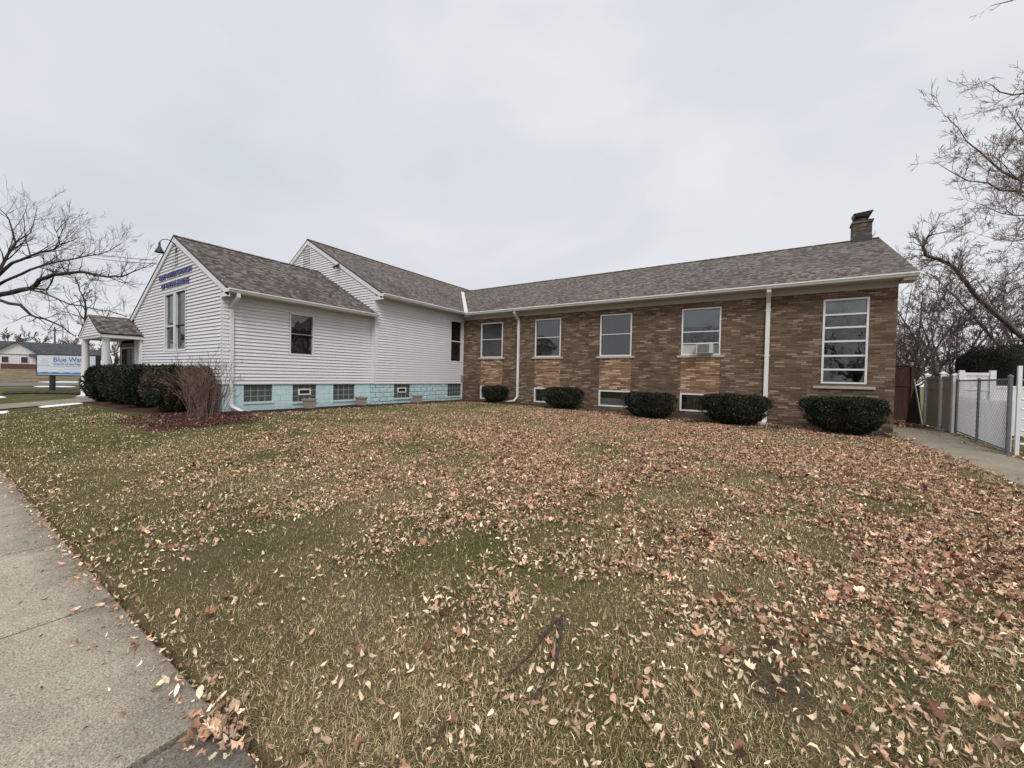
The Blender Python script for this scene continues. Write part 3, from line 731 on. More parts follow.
# entrance wall
mb = MB(); clad(mb, FF, lambda z: (L1, -22.45), 0.1, 2.62, [door], reveal=0.12); obj('entrance_wall', mb, 'stone', church)
mb = MB(); boxF(mb, FF, door[0], door[1], door[2], door[3], -0.14, -0.1); dr = obj('door', mb, 'door', church)
mb = frame_mb(FF, door[0] - 0.06, door[1] + 0.06, door[2], door[3] + 0.06, 0.06, -0.02, 0.02); obj('door_frame', mb, 'frieze', dr)
mb = MB(); boxF(mb, FF, -23.48, -23.42, door[2], door[3], -0.1, -0.085); obj('door_stile', mb, 'dark', dr)
# corner boards and starter trim
def part_boxes(name, mat, root, lst):
    mb = MB()
    for b in lst: mb.box(*b)
    return obj(name, mb, mat, root)
part_boxes('corner_board', 'trim', church, [(X1 - 0.14, Y1 - 0.022, SB - 0.02, X1 + 0.0, Y1 + 0.0, 4.3), (X1, Y1 - 0.022, SB - 0.02, X1 + 0.022, Y1 + 0.14, 3.98)])
part_boxes('corner_board', 'trim', church, [(X2 - 0.25, Y2 - 0.022, SB - 0.02, X2, Y2, 5.05), (X2, Y2 - 0.022, SB - 0.02, X2 + 0.022, Y2 + 0.15, 4.84)])
part_boxes('corner_board', 'trim', church, [(X2, 16.28, SB - 0.02, X2 + 0.022, 16.376, 4.84)])
part_boxes('starter_trim', 'trim', church, [(X1 - 7.6, Y1 - 0.02, SB - 0.03, X1 - 0.0, Y1, SB - 0.002), (X1, Y1 - 0.02, SB - 0.03, X1 + 0.02, Y2 - 0.022, SB - 0.002), (X2, Y2, SB - 0.03, X2 + 0.02, 16.37, SB - 0.002)])
# foundations with openings
gb1 = [(5.84, 6.71, 0.51, SB - 0.03), (7.39, 8.26, 0.45, SB - 0.03), (8.94, 9.88, 0.45, SB - 0.03)]
gb2 = [(11.68, 12.62, 0.45, SB - 0.03), (15.19, 16.25, 0.42, SB - 0.03)]
mb = MB(); FB1 = FX(X1 - 0.012); FB2 = FX(X2 - 0.012)
clad(mb, FB1, lambda z: (Y1 + 0.012, Y2), -0.2, SB - 0.03, gb1, reveal=0.06)
clad(mb, FY(Y1 + 0.012), lambda z: (-22.45, X1 - 0.012), -0.2, SB - 0.03)
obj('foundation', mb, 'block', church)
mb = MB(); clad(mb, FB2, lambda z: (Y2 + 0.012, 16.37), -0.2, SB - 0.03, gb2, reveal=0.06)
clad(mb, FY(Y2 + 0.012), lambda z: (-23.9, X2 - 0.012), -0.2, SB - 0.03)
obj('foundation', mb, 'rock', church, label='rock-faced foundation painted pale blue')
def glass_block(F, a, b, c, d, nx, nz, vent=False):
    mb = frame_mb(F, a, b, c, d, 0.012, -0.06, -0.02)
    w = obj('glass_block_window', mb, 'joint', church)
    mb = MB(); mj = MB()
    for i in range(nx):
        for j in range(nz):
            ua = a + (b - a) * i / nx + 0.008; ub = a + (b - a) * (i + 1) / nx - 0.008
            za = c + (d - c) * j / nz + 0.008; zb = c + (d - c) * (j + 1) / nz - 0.008
            uc, zc = (ua + ub) / 2, (za + zb) / 2
            R_ = [(ua, za), (ub, za), (ub, zb), (ua, zb)]; r_ = [(uc + (p[0] - uc) * 0.75, zc + (p[1] - zc) * 0.75) for p in R_]
            for k in range(4):
                l = (k + 1) % 4; mb.face([F(*R_[k], -0.05), F(*R_[l], -0.05), F(*r_[l], -0.035), F(*r_[k], -0.035)])
            mb.face([F(*p, -0.035) for p in r_])
    obj('glass_blocks', mb, 'block_glass', w)
    mj.face([F(a, c, -0.048), F(b, c, -0.048), F(b, d, -0.048), F(a, d, -0.048)]); obj('mortar_joint', mj, 'joint', w)
    mb = MB(); boxF(mb, F, a - 0.02, b + 0.02, c - 0.07, c, -0.06, 0.03); obj('sill', mb, 'sill_blue', w)
    if vent:
        u0 = a + (b - a) * 0.24; u1 = a + (b - a) * 0.76; z0 = c + (d - c) * 0.38; z1 = c + (d - c) * 0.74
        v = obj('vent', frame_mb(F, u0, u1, z0, z1, 0.045, -0.05, 0.0), 'trim', w)
        mb = MB(); boxF(mb, F, u0 + 0.045, u1 - 0.045, z0 + 0.045, z1 - 0.045, -0.05, -0.02); obj('vent_screen', mb, 'dark', v)
for i, h in enumerate(gb1): glass_block(FB1, *h, 4, 3, vent=(i == 1))
for i, h in enumerate(gb2): glass_block(FB2, *h, 4 if i == 0 else 5, 3, vent=(i == 0))
# windows
window(church, F1, *w1s, fw=0.06, bars=(2.86,), bw=0.03, proud=0.03, cover='curtain', bar_mat='joint', label='single dark window with closed curtains')
window(church, F2, *w2s, fw=0.06, bars=(3.32,), bw=0.05, proud=0.03, cover=None, label='dark window beside the inner corner')
# tall pair in the front gable
wl = window(church, FF, -18.89, -17.86, 2.177, 4.351, fw=0.09, bars=(3.1,), bw=0.05, proud=0.03, cover='roller', cover_rng=(0.0, 1.0))
wr = window(church, FF, -17.84, -16.79, 2.177, 4.351, fw=0.07, bars=(3.1,), bw=0.02, proud=0.03, cover='blind', bar_mat='dark')
mb = MB(); boxF(mb, FF, -18.98, -16.70, 4.351, 4.43, 0.0, 0.045); obj('window_head', mb, 'trim', wl)
# gable louvres and light
def louvre(F, a, b, c, d, mat, name='gable_vent'):
    w = obj(name, frame_mb(F, a, b, c, d, 0.03, 0.0, 0.035), mat, church)
    mb = MB(); n = int((d - c - 0.06) / 0.06)
    for i in range(n):
        za = c + 0.03 + i * 0.06
        mb.face([F(a + .03, za, 0.03), F(b - .03, za, 0.03), F(b - .03, za + 0.05, 0.003), F(a + .03, za + 0.05, 0.003)])
    obj('slats', mb, mat, w)
M['louvre'] = plain('grey_louvre', (0.22, 0.21, 0.21), 0.6)
louvre(FF, -17.80, -17.58, 5.20, 5.78, 'louvre')
louvre(FY(Y2), -19.18, -18.66, 6.72, 7.52, 'louvre')
fl = MB(); fl.box(-16.3, Y2 - 0.09, 6.33, -16.16, Y2 - 0.015, 6.45); fl = obj('flood_light', fl, 'dark', church)
for dx in (-0.12, 0.1):
    m2 = MB(); m2.tube([(-16.23 + dx * 0.4, Y2 - 0.09, 6.36), (-16.23 + dx * 1.3, Y2 - 0.24, 6.28)], [0.03, 0.07], 8, True); obj('lamp_head', m2, 'dark', fl)
# gooseneck lamp on the front gable
pts = []
for i in range(15):
    t = i / 14; a = math.pi * t
    pts.append((-17.69, Y1 - 0.02 - 0.235 * (1 - math.cos(a)) , 5.76 + 0.10 * t + 0.26 * math.sin(a)))
gl = MB(); gl.tube([(-17.69, Y1, 5.76)] + pts, 0.014, 6); gl = obj('gooseneck_lamp', gl, 'dark', church, smooth=True)
ex, ey, ez = pts[-1]
mb = MB(); mb.tube([(ex, ey, ez + 0.05), (ex, ey, ez - 0.08), (ex, ey, ez - 0.12), (ex, ey, ez - 0.29), (ex, ey, ez - 0.30)], [0.03, 0.035, 0.05, 0.135, 0.14], 20); obj('lamp_shade', mb, 'dark', gl, smooth=True)
mb = MB(); mb.tube([(-17.69, Y1 - 0.014, 5.76), (-17.69, Y1 - 0.05, 5.76)], 0.06, 12, True); obj('wall_plate', mb, 'dark', gl)

def rake(root, x0, z0, x1, z1, y, w=0.17, t=0.05, mat='trim'):
    """sloping board on a -Y gable from (x0,z0) low to (x1,z1) ridge; top edge given"""
    mb = MB(); f, b = y - t, y
    P = [(x0, z0), (x1, z1), (x1, z1 - w * 1.13), (x0, z0 - w * 1.13)]
    if x0 > x1: P = P[::-1]
    fr = [(p[0], f, p[1]) for p in P]; bk = [(p[0], b, p[1]) for p in P]
    mb.face(fr[::-1]); mb.face(bk)
    for i in range(4):
        j = (i + 1) % 4; mb.face([fr[i], fr[j], bk[j], bk[i]])
    return obj('rake_board', mb, mat, root)
# roofs
E1 = -13.50; E1Z = Z1 - S1 * (E1 - P1); L1E = -24.95; L1Z = Z1 - S1 * (P1 - L1E)
fo = Y1 - 0.07
roof_part(church, [((E1, fo, E1Z), (E1, Y2, E1Z), (P1, Y2, Z1), (P1, fo, Z1)),
                   ((L1E, Y2, L1Z), (L1E, fo, L1Z), (P1, fo, Z1), (P1, Y2, Z1))], 'shingle_dark', thick=0.045)
fo2 = Y2 - 0.07
roof_part(church, [((W2E, fo2, W2EZ), (W2E, EY + 0.0, W2EZ), (W2RX, EY, W2RZ), (W2RX, fo2, W2RZ)),
                   ((W2E - 0.0, EY, W2EZ), (vx_top, RY, RZ), (W2RX, 23.3, W2RZ), (W2RX, EY, W2RZ)),
                   ((vx_top, RY, RZ), (W2E, 2 * RY - EY, W2EZ), (W2E, 23.3, W2EZ), (W2RX, 23.3, W2RZ)) if False else ((-24.35, 23.3, W2EZ + 0.0), (-24.35, fo2, W2EZ), (W2RX, fo2, W2RZ), (W2RX, 23.3, W2RZ)),
                   ], 'shingle', thick=0.045)
for (P, Zr, ya, yb) in ((P1, Z1, fo, Y2), (W2RX, W2RZ, fo2, 23.3)):
    mb = MB(); n = int((yb - ya) / 0.25)
    for i in range(n):
        a = ya + (yb - ya) * i / n; b = ya + (yb - ya) * (i + 0.97) / n
        for sg in (-1, 1):
            mb.face([(P, a, Zr + 0.03), (P, b, Zr + 0.022), (P + sg * 0.14, b, Zr - 0.05), (P + sg * 0.14, a, Zr - 0.042)], [(i * 1.7, .03), (i * 1.7 + .2, .03), (i * 1.7 + .2, .12), (i * 1.7, .12)])
    obj('ridge_cap', mb, 'shingle_dark', church)
rake(church, E1, E1Z - 0.05, P1, Z1 - 0.05, Y1 - 0.018)
rake(church, L1E, L1Z - 0.05, P1, Z1 - 0.05, Y1 - 0.018)
rake(church, W2E, W2EZ - 0.05, W2RX, W2RZ - 0.05, Y2 - 0.018)
rake(church, -24.35, W2EZ - 0.05, W2RX, W2RZ - 0.05, Y2 - 0.018)
# step of dark edging along the rakes (drip edge)
for (xa, za, xb, zb, y) in ((E1, E1Z, P1, Z1, fo), (L1E, L1Z, P1, Z1, fo), (W2E, W2EZ, W2RX, W2RZ, fo2)):
    mb = MB(); q = [(xa, y - 0.012, za + 0.006), (xb, y - 0.012, zb + 0.006), (xb, y - 0.012, zb - 0.03), (xa, y - 0.012, za - 0.03)]
    mb.face(q); mb.face([(xa, y - 0.012, za + 0.006), (xa, y + 0.03, za + 0.006), (xb, y + 0.03, zb + 0.006), (xb, y - 0.012, zb + 0.006)])
    obj('drip_edge', mb, 'drip', church)
# eaves
def eave_x(xw, xe, ze, ya, yb):
    part_boxes('soffit', 'soffit', church, [(xw - 0.05, ya, ze - 0.14, xe - 0.004, yb, ze - 0.12)])
    part_boxes('fascia', 'gutter', church, [(xe - 0.02, ya, ze - 0.14, xe, yb, ze - 0.045)])
    gutter(church, (xe, ya), (xe, yb), (1, 0), ze - 0.03, h=0.11)
eave_x(X1, E1, E1Z, fo + 0.02, Y2 - 0.03)
eave_x(X2, W2E, W2EZ, fo2 + 0.02, EY - 0.02)
part_boxes('eave_return', 'trim', church, [(X2 + 0.002, Y2 - 0.068, W2EZ - 0.27, W2E + 0.0, Y2 + 0.02, W2EZ - 0.145)])
part_boxes('eave_return', 'trim', church, [(X1 + 0.024, Y1 - 0.068, E1Z - 0.27, E1, Y1 + 0.02, E1Z - 0.145)])
downspout(church, F1, 5.46, E1Z - 0.14, 0.45, 0.50, [(5.50, 0.36, 0.08), (5.85, 0.12, 0.30)], 0.10)
downspout(church, F1, 10.50, E1Z - 0.14, 0.5, 0.46, [(10.50, 0.4, 0.1)], 0.08) if False else None
mb = MB(); boxF(mb, F2, 16.2, 16.3, 1.18, 1.5, 0.02, 0.12); obj('meter_box', mb, 'louvre', church)
mb = MB(); mb.tube([(X2 + 0.06, 16.25, 0.25), (X2 + 0.06, 16.25, 1.2)], 0.025, 8); obj('conduit', mb, 'trim', church)

# lettering on the gable
def text_part(name, body, size, loc, rot, mat, parent, extrude=0.012, width=None, align='CENTER', spacing=1.0):
    cu = bpy.data.curves.new(name, 'FONT'); cu.body = body; cu.size = size; cu.extrude = extrude
    cu.align_x = align; cu.align_y = 'BOTTOM_BASELINE'; cu.space_character = spacing
    cu.offset = size * 0.004
    t = bpy.data.objects.new('tmp', cu); COL.objects.link(t)
    bpy.context.view_layer.update()
    me = bpy.data.meshes.new_from_object(t.evaluated_get(bpy.context.evaluated_depsgraph_get()))
    bpy.data.objects.remove(t)
    xs_ = [v.co.x for v in me.vertices]
    if width:
        k = width / (max(xs_) - min(xs_))
        for v in me.vertices: v.co.x *= k
    me.materials.clear(); me.materials.append(M[mat])
    o = bpy.data.objects.new(name, me); COL.objects.link(o); o.parent = parent
    pw = ORG[parent]; o.location = tuple(loc[i] - pw[i] for i in range(3)); o.rotation_euler = rot
    ORG[o] = tuple(loc); return o
text_part('lettering', 'BLUE WATER CHURCH', 0.27, (-17.82, Y1 - 0.045, 4.86), (R(90), 0, 0), 'letter', church, 0.02, width=3.05)
text_part('lettering', 'OF THE NAZARENE', 0.25, (-17.80, Y1 - 0.045, 4.50), (R(90), 0, 0), 'letter', church, 0.02, width=2.6)

# ---- porch
PY = 4.0; PL, PR_, PX = -24.5, -21.28, -22.89; PZe, PZr = 2.86, 3.66
po = obj('porch_slab', (lambda m: (m.box(-24.6, 3.85, -0.1, -21.25, Y1, 0.27), m)[1])(MB()), 'path', church)
def porch():
    roof_part(church, [((PR_ + 0.05, PY - 0.06, PZe), (PR_ + 0.05, Y1 + 0.3, PZe), (PX, Y1 + 0.3, PZr), (PX, PY - 0.06, PZr)),
                       ((PL - 0.05, Y1 + 0.3, PZe), (PL - 0.05, PY - 0.06, PZe), (PX, PY - 0.06, PZr), (PX, Y1 + 0.3, PZr))], 'shingle_dark', name='porch_roof', thick=0.04)
    mb = MB(); sl = (PZr - PZe) / (PR_ - PX)
    clad(mb, FY(PY), lambda z: (max(PL + 0.05, min(PX, PX - (PZr - 0.05 - z) / sl)), min(PR_ - 0.05, max(PX, PX + (PZr - 0.05 - z) / sl))), PZe - 0.06, PZr - 0.05, [], 0.10)
    obj('porch_gable', mb, 'siding', church)
    rake(church, PR_ + 0.05, PZe - 0.03, PX, PZr - 0.03, PY - 0.016, 0.09, 0.03); rake(church, PL - 0.05, PZe - 0.03, PX, PZr - 0.03, PY - 0.016, 0.09, 0.03)
    part_boxes('porch_beam', 'trim', church, [(PR_ - 0.16, PY, PZe - 0.16, PR_, Y1 - 0.02, PZe - 0.045), (PL, PY, PZe - 0.16, PL + 0.16, Y1 - 0.02, PZe - 0.045), (PL + 0.16, PY + 0.002, PZe - 0.16, PR_ - 0.16, PY + 0.14, PZe - 0.065)])
    part_boxes('porch_ceiling', 'soffit', church, [(PL + 0.16, PY + 0.14, PZe - 0.12, PR_ - 0.16, Y1 - 0.02, PZe - 0.10)])
    for cx, cy in ((-21.50, 4.19), (-24.28, 4.12)):
        mb = MB(); mb.tube([(cx, cy, 0.27), (cx, cy, 0.35), (cx, cy, 0.36), (cx, cy, 1.2), (cx, cy, PZe - 0.24), (cx, cy, PZe - 0.16)], [0.18, 0.18, 0.14, 0.135, 0.11, 0.14], 20, True)
        c = obj('porch_column', mb, 'trim', church, smooth=True)
        part_boxes('column_base', 'trim', c, [(cx - 0.22, cy - 0.22, 0.26, cx + 0.22, cy + 0.22, 0.32)])
    part_boxes('pilaster', 'trim', church, [(-21.52, Y1 - 0.10, 0.27, -21.36, Y1 - 0.02, PZe - 0.16)])
porch()

# ======================================================== things near the walls
# air conditioner
ac = thing('window_air_conditioner', 'small boxy air conditioner sticking out of the lower sash of a brick wall window', 'air conditioner', (-1.80, 16.2, 2.54))
mb = MB(); mb.box(-2.10, 16.08, 2.535, -1.53, 16.42, 2.90); obj('casing', mb, 'ac', ac)
mb = MB(); mb.box(-2.04, 16.068, 2.57, -1.66, 16.081, 2.87); obj('fin_panel', mb, 'ac_dark', ac)
mb = MB()
for i in range(9): mb.box(-2.03, 16.062, 2.585 + i * 0.031, -1.67, 16.068, 2.592 + i * 0.031)
obj('grille', mb, 'ac', ac)
# planters
pls = [(-13.62, 7.80, 'square clay planter under the vented block window of the front wing'),
       (-13.60, 9.93, 'square clay planter at the end of the front wing by the downspout corner'),
       (-13.33, 12.72, 'square clay planter against the rock-faced blue foundation')]
for x, y, lab in pls:
    z = gzf(x, y)
    t = thing('planter', lab, 'planter', (x, y, z), 'clay planters along the blue foundation')
    mb = MB()
    a, b, h = 0.135, 0.165, 0.36
    r0 = [(x - a, y - a, z), (x + a, y - a, z), (x + a, y + a, z), (x - a, y + a, z)]; r1 = [(x - b, y - b, z + h), (x + b, y - b, z + h), (x + b, y + b, z + h), (x - b, y + b, z + h)]
    for i in range(4): mb.face([r0[i], r0[(i + 1) % 4], r1[(i + 1) % 4], r1[i]])
    mb.face(r0[::-1]); obj('pot', mb, 'pot', t)
    mb = MB(); B = b + 0.02; k = b - 0.03
    for (x0, y0, x1, y1) in ((-B, -B, B, -k), (-B, k, B, B), (-B, -k, -k, k), (k, -k, B, k)): mb.box(x + x0, y + y0, z + h - 0.05, x + x1, y + y1, z + h + 0.01)
    obj('rim', mb, 'pot', t)
    mb = MB(); mb.box(x - k, y - k, z + h - 0.08, x + k, y + k, z + h - 0.04); obj('soil', mb, 'soil', t)

# mulch beds
def poly_bed(name, pts, mat, z_off=0.03, n=26):
    """filled patch following the ground, raised in the middle"""
    P = np.array(pts, float); lo, hi = P.min(0), P.max(0)
    gx = np.linspace(lo[0], hi[0], n * 2); gy = np.linspace(lo[1], hi[1], n * 2)
    def inside(x, y):
        c = False; j = len(P) - 1
        for i in range(len(P)):
            if (P[i][1] > y) != (P[j][1] > y) and x < (P[j][0] - P[i][0]) * (y - P[i][1]) / (P[j][1] - P[i][1]) + P[i][0]: c = not c
            j = i
        return c
    def edge(x, y):
        d = 9
        for i in range(len(P)):
            a = P[i]; b = P[(i + 1) % len(P)]; t = np.clip(((x - a[0]) * (b[0] - a[0]) + (y - a[1]) * (b[1] - a[1])) / ((b - a) @ (b - a)), 0, 1)
            d = min(d, math.hypot(x - a[0] - t * (b[0] - a[0]), y - a[1] - t * (b[1] - a[1])))
        return d
    H = np.zeros((len(gx), len(gy)))
    for i, x in enumerate(gx):
        for j, y in enumerate(gy):
            e = edge(x, y) * (1 if inside(x, y) else -1)
            H[i, j] = min(z_off, e * 0.35 - 0.01) + (random.random() - 0.5) * 0.012
    mb = MB()
    Zs = gz(*np.meshgrid(gx, gy, indexing='ij')) + H
    for i in range(len(gx) - 1):
        for j in range(len(gy) - 1):
            if max(H[i, j], H[i + 1, j], H[i, j + 1], H[i + 1, j + 1]) > -0.03:
                mb.face([(gx[i], gy[j], Zs[i, j]), (gx[i + 1], gy[j], Zs[i + 1, j]), (gx[i + 1], gy[j + 1], Zs[i + 1, j + 1]), (gx[i], gy[j + 1], Zs[i, j + 1])])
    o = obj(name, mb, mat); o['kind'] = 'structure'; return o
poly_bed('mulch_bed', [(-11.75, 2.8), (-11.3, 2.75), (-10.85, 3.0), (-10.7, 3.6), (-11.1, 4.5), (-12.3, 5.4), (-13.3, 5.9), (-13.95, 6.0), (-14.0, 5.2), (-16, 5.2), (-21.2, 5.2), (-21.2, 3.6), (-17.0, 3.6), (-15.0, 3.75), (-13.4, 3.75), (-12.5, 3.3)], 'mulch', 0.05, 40)
poly_bed('mulch_bed', [(-13.98, 5.9), (-13.15, 5.9), (-13.05, 8), (-12.9, 10.6), (-12.85, 13), (-12.8, 15.3), (-11.5, 15.4), (-9.5, 15.6), (-9.5, 16.4), (-13.7, 16.4), (-13.7, 10.6), (-13.98, 10.6)], 'mulch_brown_shaded', 0.035, 34)
poly_bed('mulch_bed', [(-9.6, 15.75), (-4, 15.3), (1, 15.0), (3.3, 15.0), (3.38, 16.4), (-9.6, 16.4)], 'mulch_brown_shaded', 0.02, 30)

# ------------------------------------------------------------------ foliage
def leaf_cloud(n, pfun, size, cols, jitter=0.25, aspect=0.35):
    """n small leaf quads; pfun(n)-> positions, normals"""
    P, Nn = pfun(n)
    n = len(P)
    d = rng.normal(size=(n, 3)); d += Nn * 0.7; d /= np.linalg.norm(d, axis=1)[:, None]
    r = rng.normal(size=(n, 3)); s_ = np.cross(d, r); s_ /= np.linalg.norm(s_, axis=1)[:, None]
    L = size * rng.uniform(0.6, 1.4, n)[:, None]; W = L * aspect
    V = np.stack([P - s_ * W * 0.15, P + d * L * 0.5 - s_ * W, P + d * L, P + d * L * 0.5 + s_ * W], 1).reshape(-1, 3)
    F_ = np.arange(n * 4).reshape(n, 4)
    c = np.array(cols)[rng.integers(0, len(cols), n)] * rng.uniform(1 - jitter, 1 + jitter, (n, 1))
    return V, F_, np.repeat(c, 4, 0)
YEW = [(0.014, 0.022, 0.010), (0.020, 0.032, 0.013), (0.010, 0.017, 0.008), (0.034, 0.047, 0.018), (0.035, 0.034, 0.02)]
def yew(name, label, cx, cy, rx, ry, h, top_flat=0.40, n=16000, seed=1, group=None, under=0.55, cols=YEW, browny=0.22, cat='shrub'):
    z0 = gzf(cx, cy)
    t = thing(name, label, cat, (cx, cy, z0), group)
    rs = np.random.default_rng(seed)
    def shape(th, ph):
        """direction -> radius point; squashed superellipsoid narrowing to the bottom"""
        lump = 1 + 0.11 * np.sin(3 * th + seed) * np.cos(2 * ph + seed) + 0.07 * np.sin(7 * th + 2 * seed + 3 * ph) + 0.045 * np.sin(13 * th - 5 * ph + seed)
        cp, sp = np.cos(ph), np.sin(ph)
        w = np.abs(cp) ** 0.55
        zz = np.sign(sp) * np.abs(sp) ** top_flat
        k = np.where(zz < 0, 1 - under * np.abs(zz) ** 1.2, 1 - 0.08 * zz)
        x = rx * w * np.cos(th) * k * lump; y = ry * w * np.sin(th) * k * lump
        z = h * (0.52 + 0.47 * zz * (0.96 + 0.08 * (lump - 1) * 6))
        return np.stack([cx + x, cy + y, z0 + np.maximum(z, 0.06)], -1)
    # added near-black core that keeps the foliage from being see-through
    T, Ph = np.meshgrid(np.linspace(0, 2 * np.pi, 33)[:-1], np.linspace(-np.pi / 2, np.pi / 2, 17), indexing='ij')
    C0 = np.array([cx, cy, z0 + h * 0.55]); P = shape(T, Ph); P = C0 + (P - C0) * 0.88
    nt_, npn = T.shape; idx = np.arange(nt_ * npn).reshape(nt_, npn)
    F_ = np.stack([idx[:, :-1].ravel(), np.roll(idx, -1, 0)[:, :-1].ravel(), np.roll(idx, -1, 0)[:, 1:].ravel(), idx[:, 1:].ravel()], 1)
    np_mesh('dark_core', P.reshape(-1, 3), F_, None, 'core', t, (cx, cy, z0))
    def pf(n):
        th = rs.uniform(0, 2 * np.pi, n); ph = np.arcsin(rs.uniform(-1, 1, n))
        S = shape(th, ph); dirn = S - C0; dirn /= np.linalg.norm(dirn, axis=1)[:, None] + 1e-9
        dep = rs.beta(5, 1.3, n)[:, None]; dep = 0.82 + 0.2 * dep + 0.03 * (vnoise(th * 3 + 9, ph * 4 + 9, 3, seed)[:, None] - 0.5) * 2
        Q = C0 + (S - C0) * dep
        keep = vnoise(Q[:, 0] + Q[:, 2] * 2, Q[:, 1] + Q[:, 2], 5.0, seed) > 0.22
        return Q[keep], dirn[keep]
    V_, F_, c_ = leaf_cloud(n, pf, 0.055, cols, 0.35, 0.28)
    if browny:
        fct = np.clip(vnoise(V_[:, 0], V_[:, 2], 2.2, seed) * 1.6 - 0.35, 0, 1)[:, None] * browny
        c_ = c_ * (1 - fct) + np.array([[0.10, 0.062, 0.038]]) * fct
    np_mesh('foliage', V_, F_, c_, 'needle', t, (cx, cy, z0))
    mb = MB()
    for i in range(14):
        a = rs.uniform(0, 6.28); r_ = rs.uniform(0.1, 0.5)
        mb.tube([(cx + 0.1 * math.cos(a) * rx, cy + 0.1 * math.sin(a) * ry, z0 - 0.02), (cx + rx * r_ * math.cos(a), cy + ry * r_ * math.sin(a), z0 + h * 0.5)], [0.022, 0.012], 5)
    obj('stems', mb, 'bark', t)
G = 'clipped evergreen shrubs along the brick wall'
yew('evergreen_shrub', 'smallest clipped yew by the inner corner, beside a white downspout', -11.12, 15.75, 0.72, 0.5, 0.84, n=11000, seed=3, group=G)
yew('evergreen_shrub', 'clipped yew in front of the basement window second from the inner corner', -7.28, 15.55, 0.90, 0.66, 0.95, n=17000, seed=5, group=G)
yew('evergreen_shrub', 'clipped yew in the middle of the brick wall, between the second and fourth basement windows', -3.58, 15.45, 0.98, 0.68, 1.0, n=19000, seed=8, group=G)
yew('evergreen_shrub', 'wide clipped yew whose end covers the foot of the right downspout', -0.72, 15.35, 1.04, 0.70, 1.07, n=21000, seed=12, group=G)
yew('evergreen_shrub', 'widest flat-topped yew, below the tall six-pane window', 2.16, 15.2, 1.0, 0.78, 1.11, n=25000, seed=15, group=G)
G = 'rounded yew clumps in front of the church gable'
for i, (cx, cy, rx, ry, h, lab) in enumerate([(-20.8, 4.15, 0.76, 0.68, 1.42, 'rounded dark yew nearest the porch columns'), (-18.9, 4.25, 0.78, 0.72, 1.45, 'rounded dark yew, second from the porch'),
        (-17.0, 4.30, 0.80, 0.76, 1.46, 'rounded dark yew under the left edge of the gable window'), (-14.7, 4.45, 1.05, 0.80, 1.45, 'wide brownish yew beside the bare twiggy shrub')]):
    yew('yew_shrub', lab, cx, cy, rx, ry, h, top_flat=0.72, n=17000, seed=20 + i, group=G, under=0.35, browny=(0, 0, 0.08, 0.8)[i], cols=[tuple(v * (0.8, 1.5, 0.85, 1.2)[i] for v in c) for c in YEW])  # leaf brightness alternates per clump, standing in for the shaded creases

# ------------------------------------------------------------------ bare wood
def rvec(s=1.0): return np.array([random.gauss(0, s), random.gauss(0, s), random.gauss(0, s)])
def norm(v): return v / (np.linalg.norm(v) + 1e-9)
def grow(mbt, mbw, p, d, L, r, lev, nseg=5, up=0.05, spread=0.9, kids=(3, 5), wander=0.16, minr=0.004, kmin=0.004, shrink=0.62, thick_to=0.03):
    """recursive limb; thick ones into mbt, thin twigs into mbw"""
    pts = [tuple(p)]; rad = [r]; q = np.array(p, float); dd = norm(np.array(d, float)); dirs = [dd]
    for i in range(nseg):
        dd = norm(dd + rvec(wander) + np.array([0, 0, up]))
        q = q + dd * L / nseg; pts.append(tuple(q)); rad.append(max(minr, r * (1 - 0.72 * (i + 1) / nseg))); dirs.append(dd)
    tgt = mbt if r > thick_to else mbw
    tube_into(tgt, pts, rad, 7 if r > 0.06 else (5 if r > thick_to else 3))
    if lev <= 0: return
    for k in range(random.randint(*kids)):
        t = random.uniform(0.25, 0.98); i = min(nseg, max(1, int(t * nseg + 0.5)))
        axis = norm(np.cross(dirs[i], rvec()))
        nd = norm(dirs[i] + axis * random.uniform(0.45, 1.0) * spread)
        grow(mbt, mbw, pts[i], nd, L * shrink * random.uniform(0.7, 1.15) * (1 - 0.3 * t), max(minr, rad[i] * 0.62), lev - 1, max(3, nseg - 1), up, spread, kids, wander, minr, kmin, shrink, thick_to)
def limb(mbt, mbw, pts, r0, r1, side=2.0, sub=3, lev=3, minr=0.006, kids=(3, 5), up=0.05, wander=0.16, every=1, skip=0, thick_to=0.03, back=0.35, shrink=0.62):
    """a drawn limb with sub branches of length `side` growing off it"""
    P = [np.array(p, float) for p in pts]
    # smooth resample
    Q = [P[0]]
    for a, b in zip(P[:-1], P[1:]):
        for t in (0.5, 1.0): Q.append(a + (b - a) * t + (rvec(0.02 * np.linalg.norm(b - a)) if t < 1 else 0))
    n = len(Q); rad = [r0 + (r1 - r0) * i / (n - 1) for i in range(n)]
    tube_into(mbt, [tuple(q) for q in Q], rad, 8 if r0 > 0.05 else 5)
    for i in range(max(1, skip), n, every):
        d = norm(Q[i] - Q[i - 1])
        for k in range(sub):
            axis = norm(np.cross(d, rvec()))
            nd = norm(d * random.uniform(back, 1.0) + axis * random.uniform(0.5, 1.0) + np.array([0, 0, up]))
            grow(mbt, mbw, tuple(Q[i]), nd, side * random.uniform(0.45, 1.1), min(rad[i] * 0.55, side * 0.022), lev, 5, up, 0.9, kids, wander, minr, thick_to=thick_to, shrink=shrink)
def bare_tree(name, label, base, mats, limbs_fn, group=None):
    t = thing(name, label, 'tree', base, group)
    a, b = MB(), MB(); limbs_fn(a, b)
    obj('trunk', a, mats[0], t, smooth=True)
    if b.f: obj('crown', b, mats[1], t)
    return t

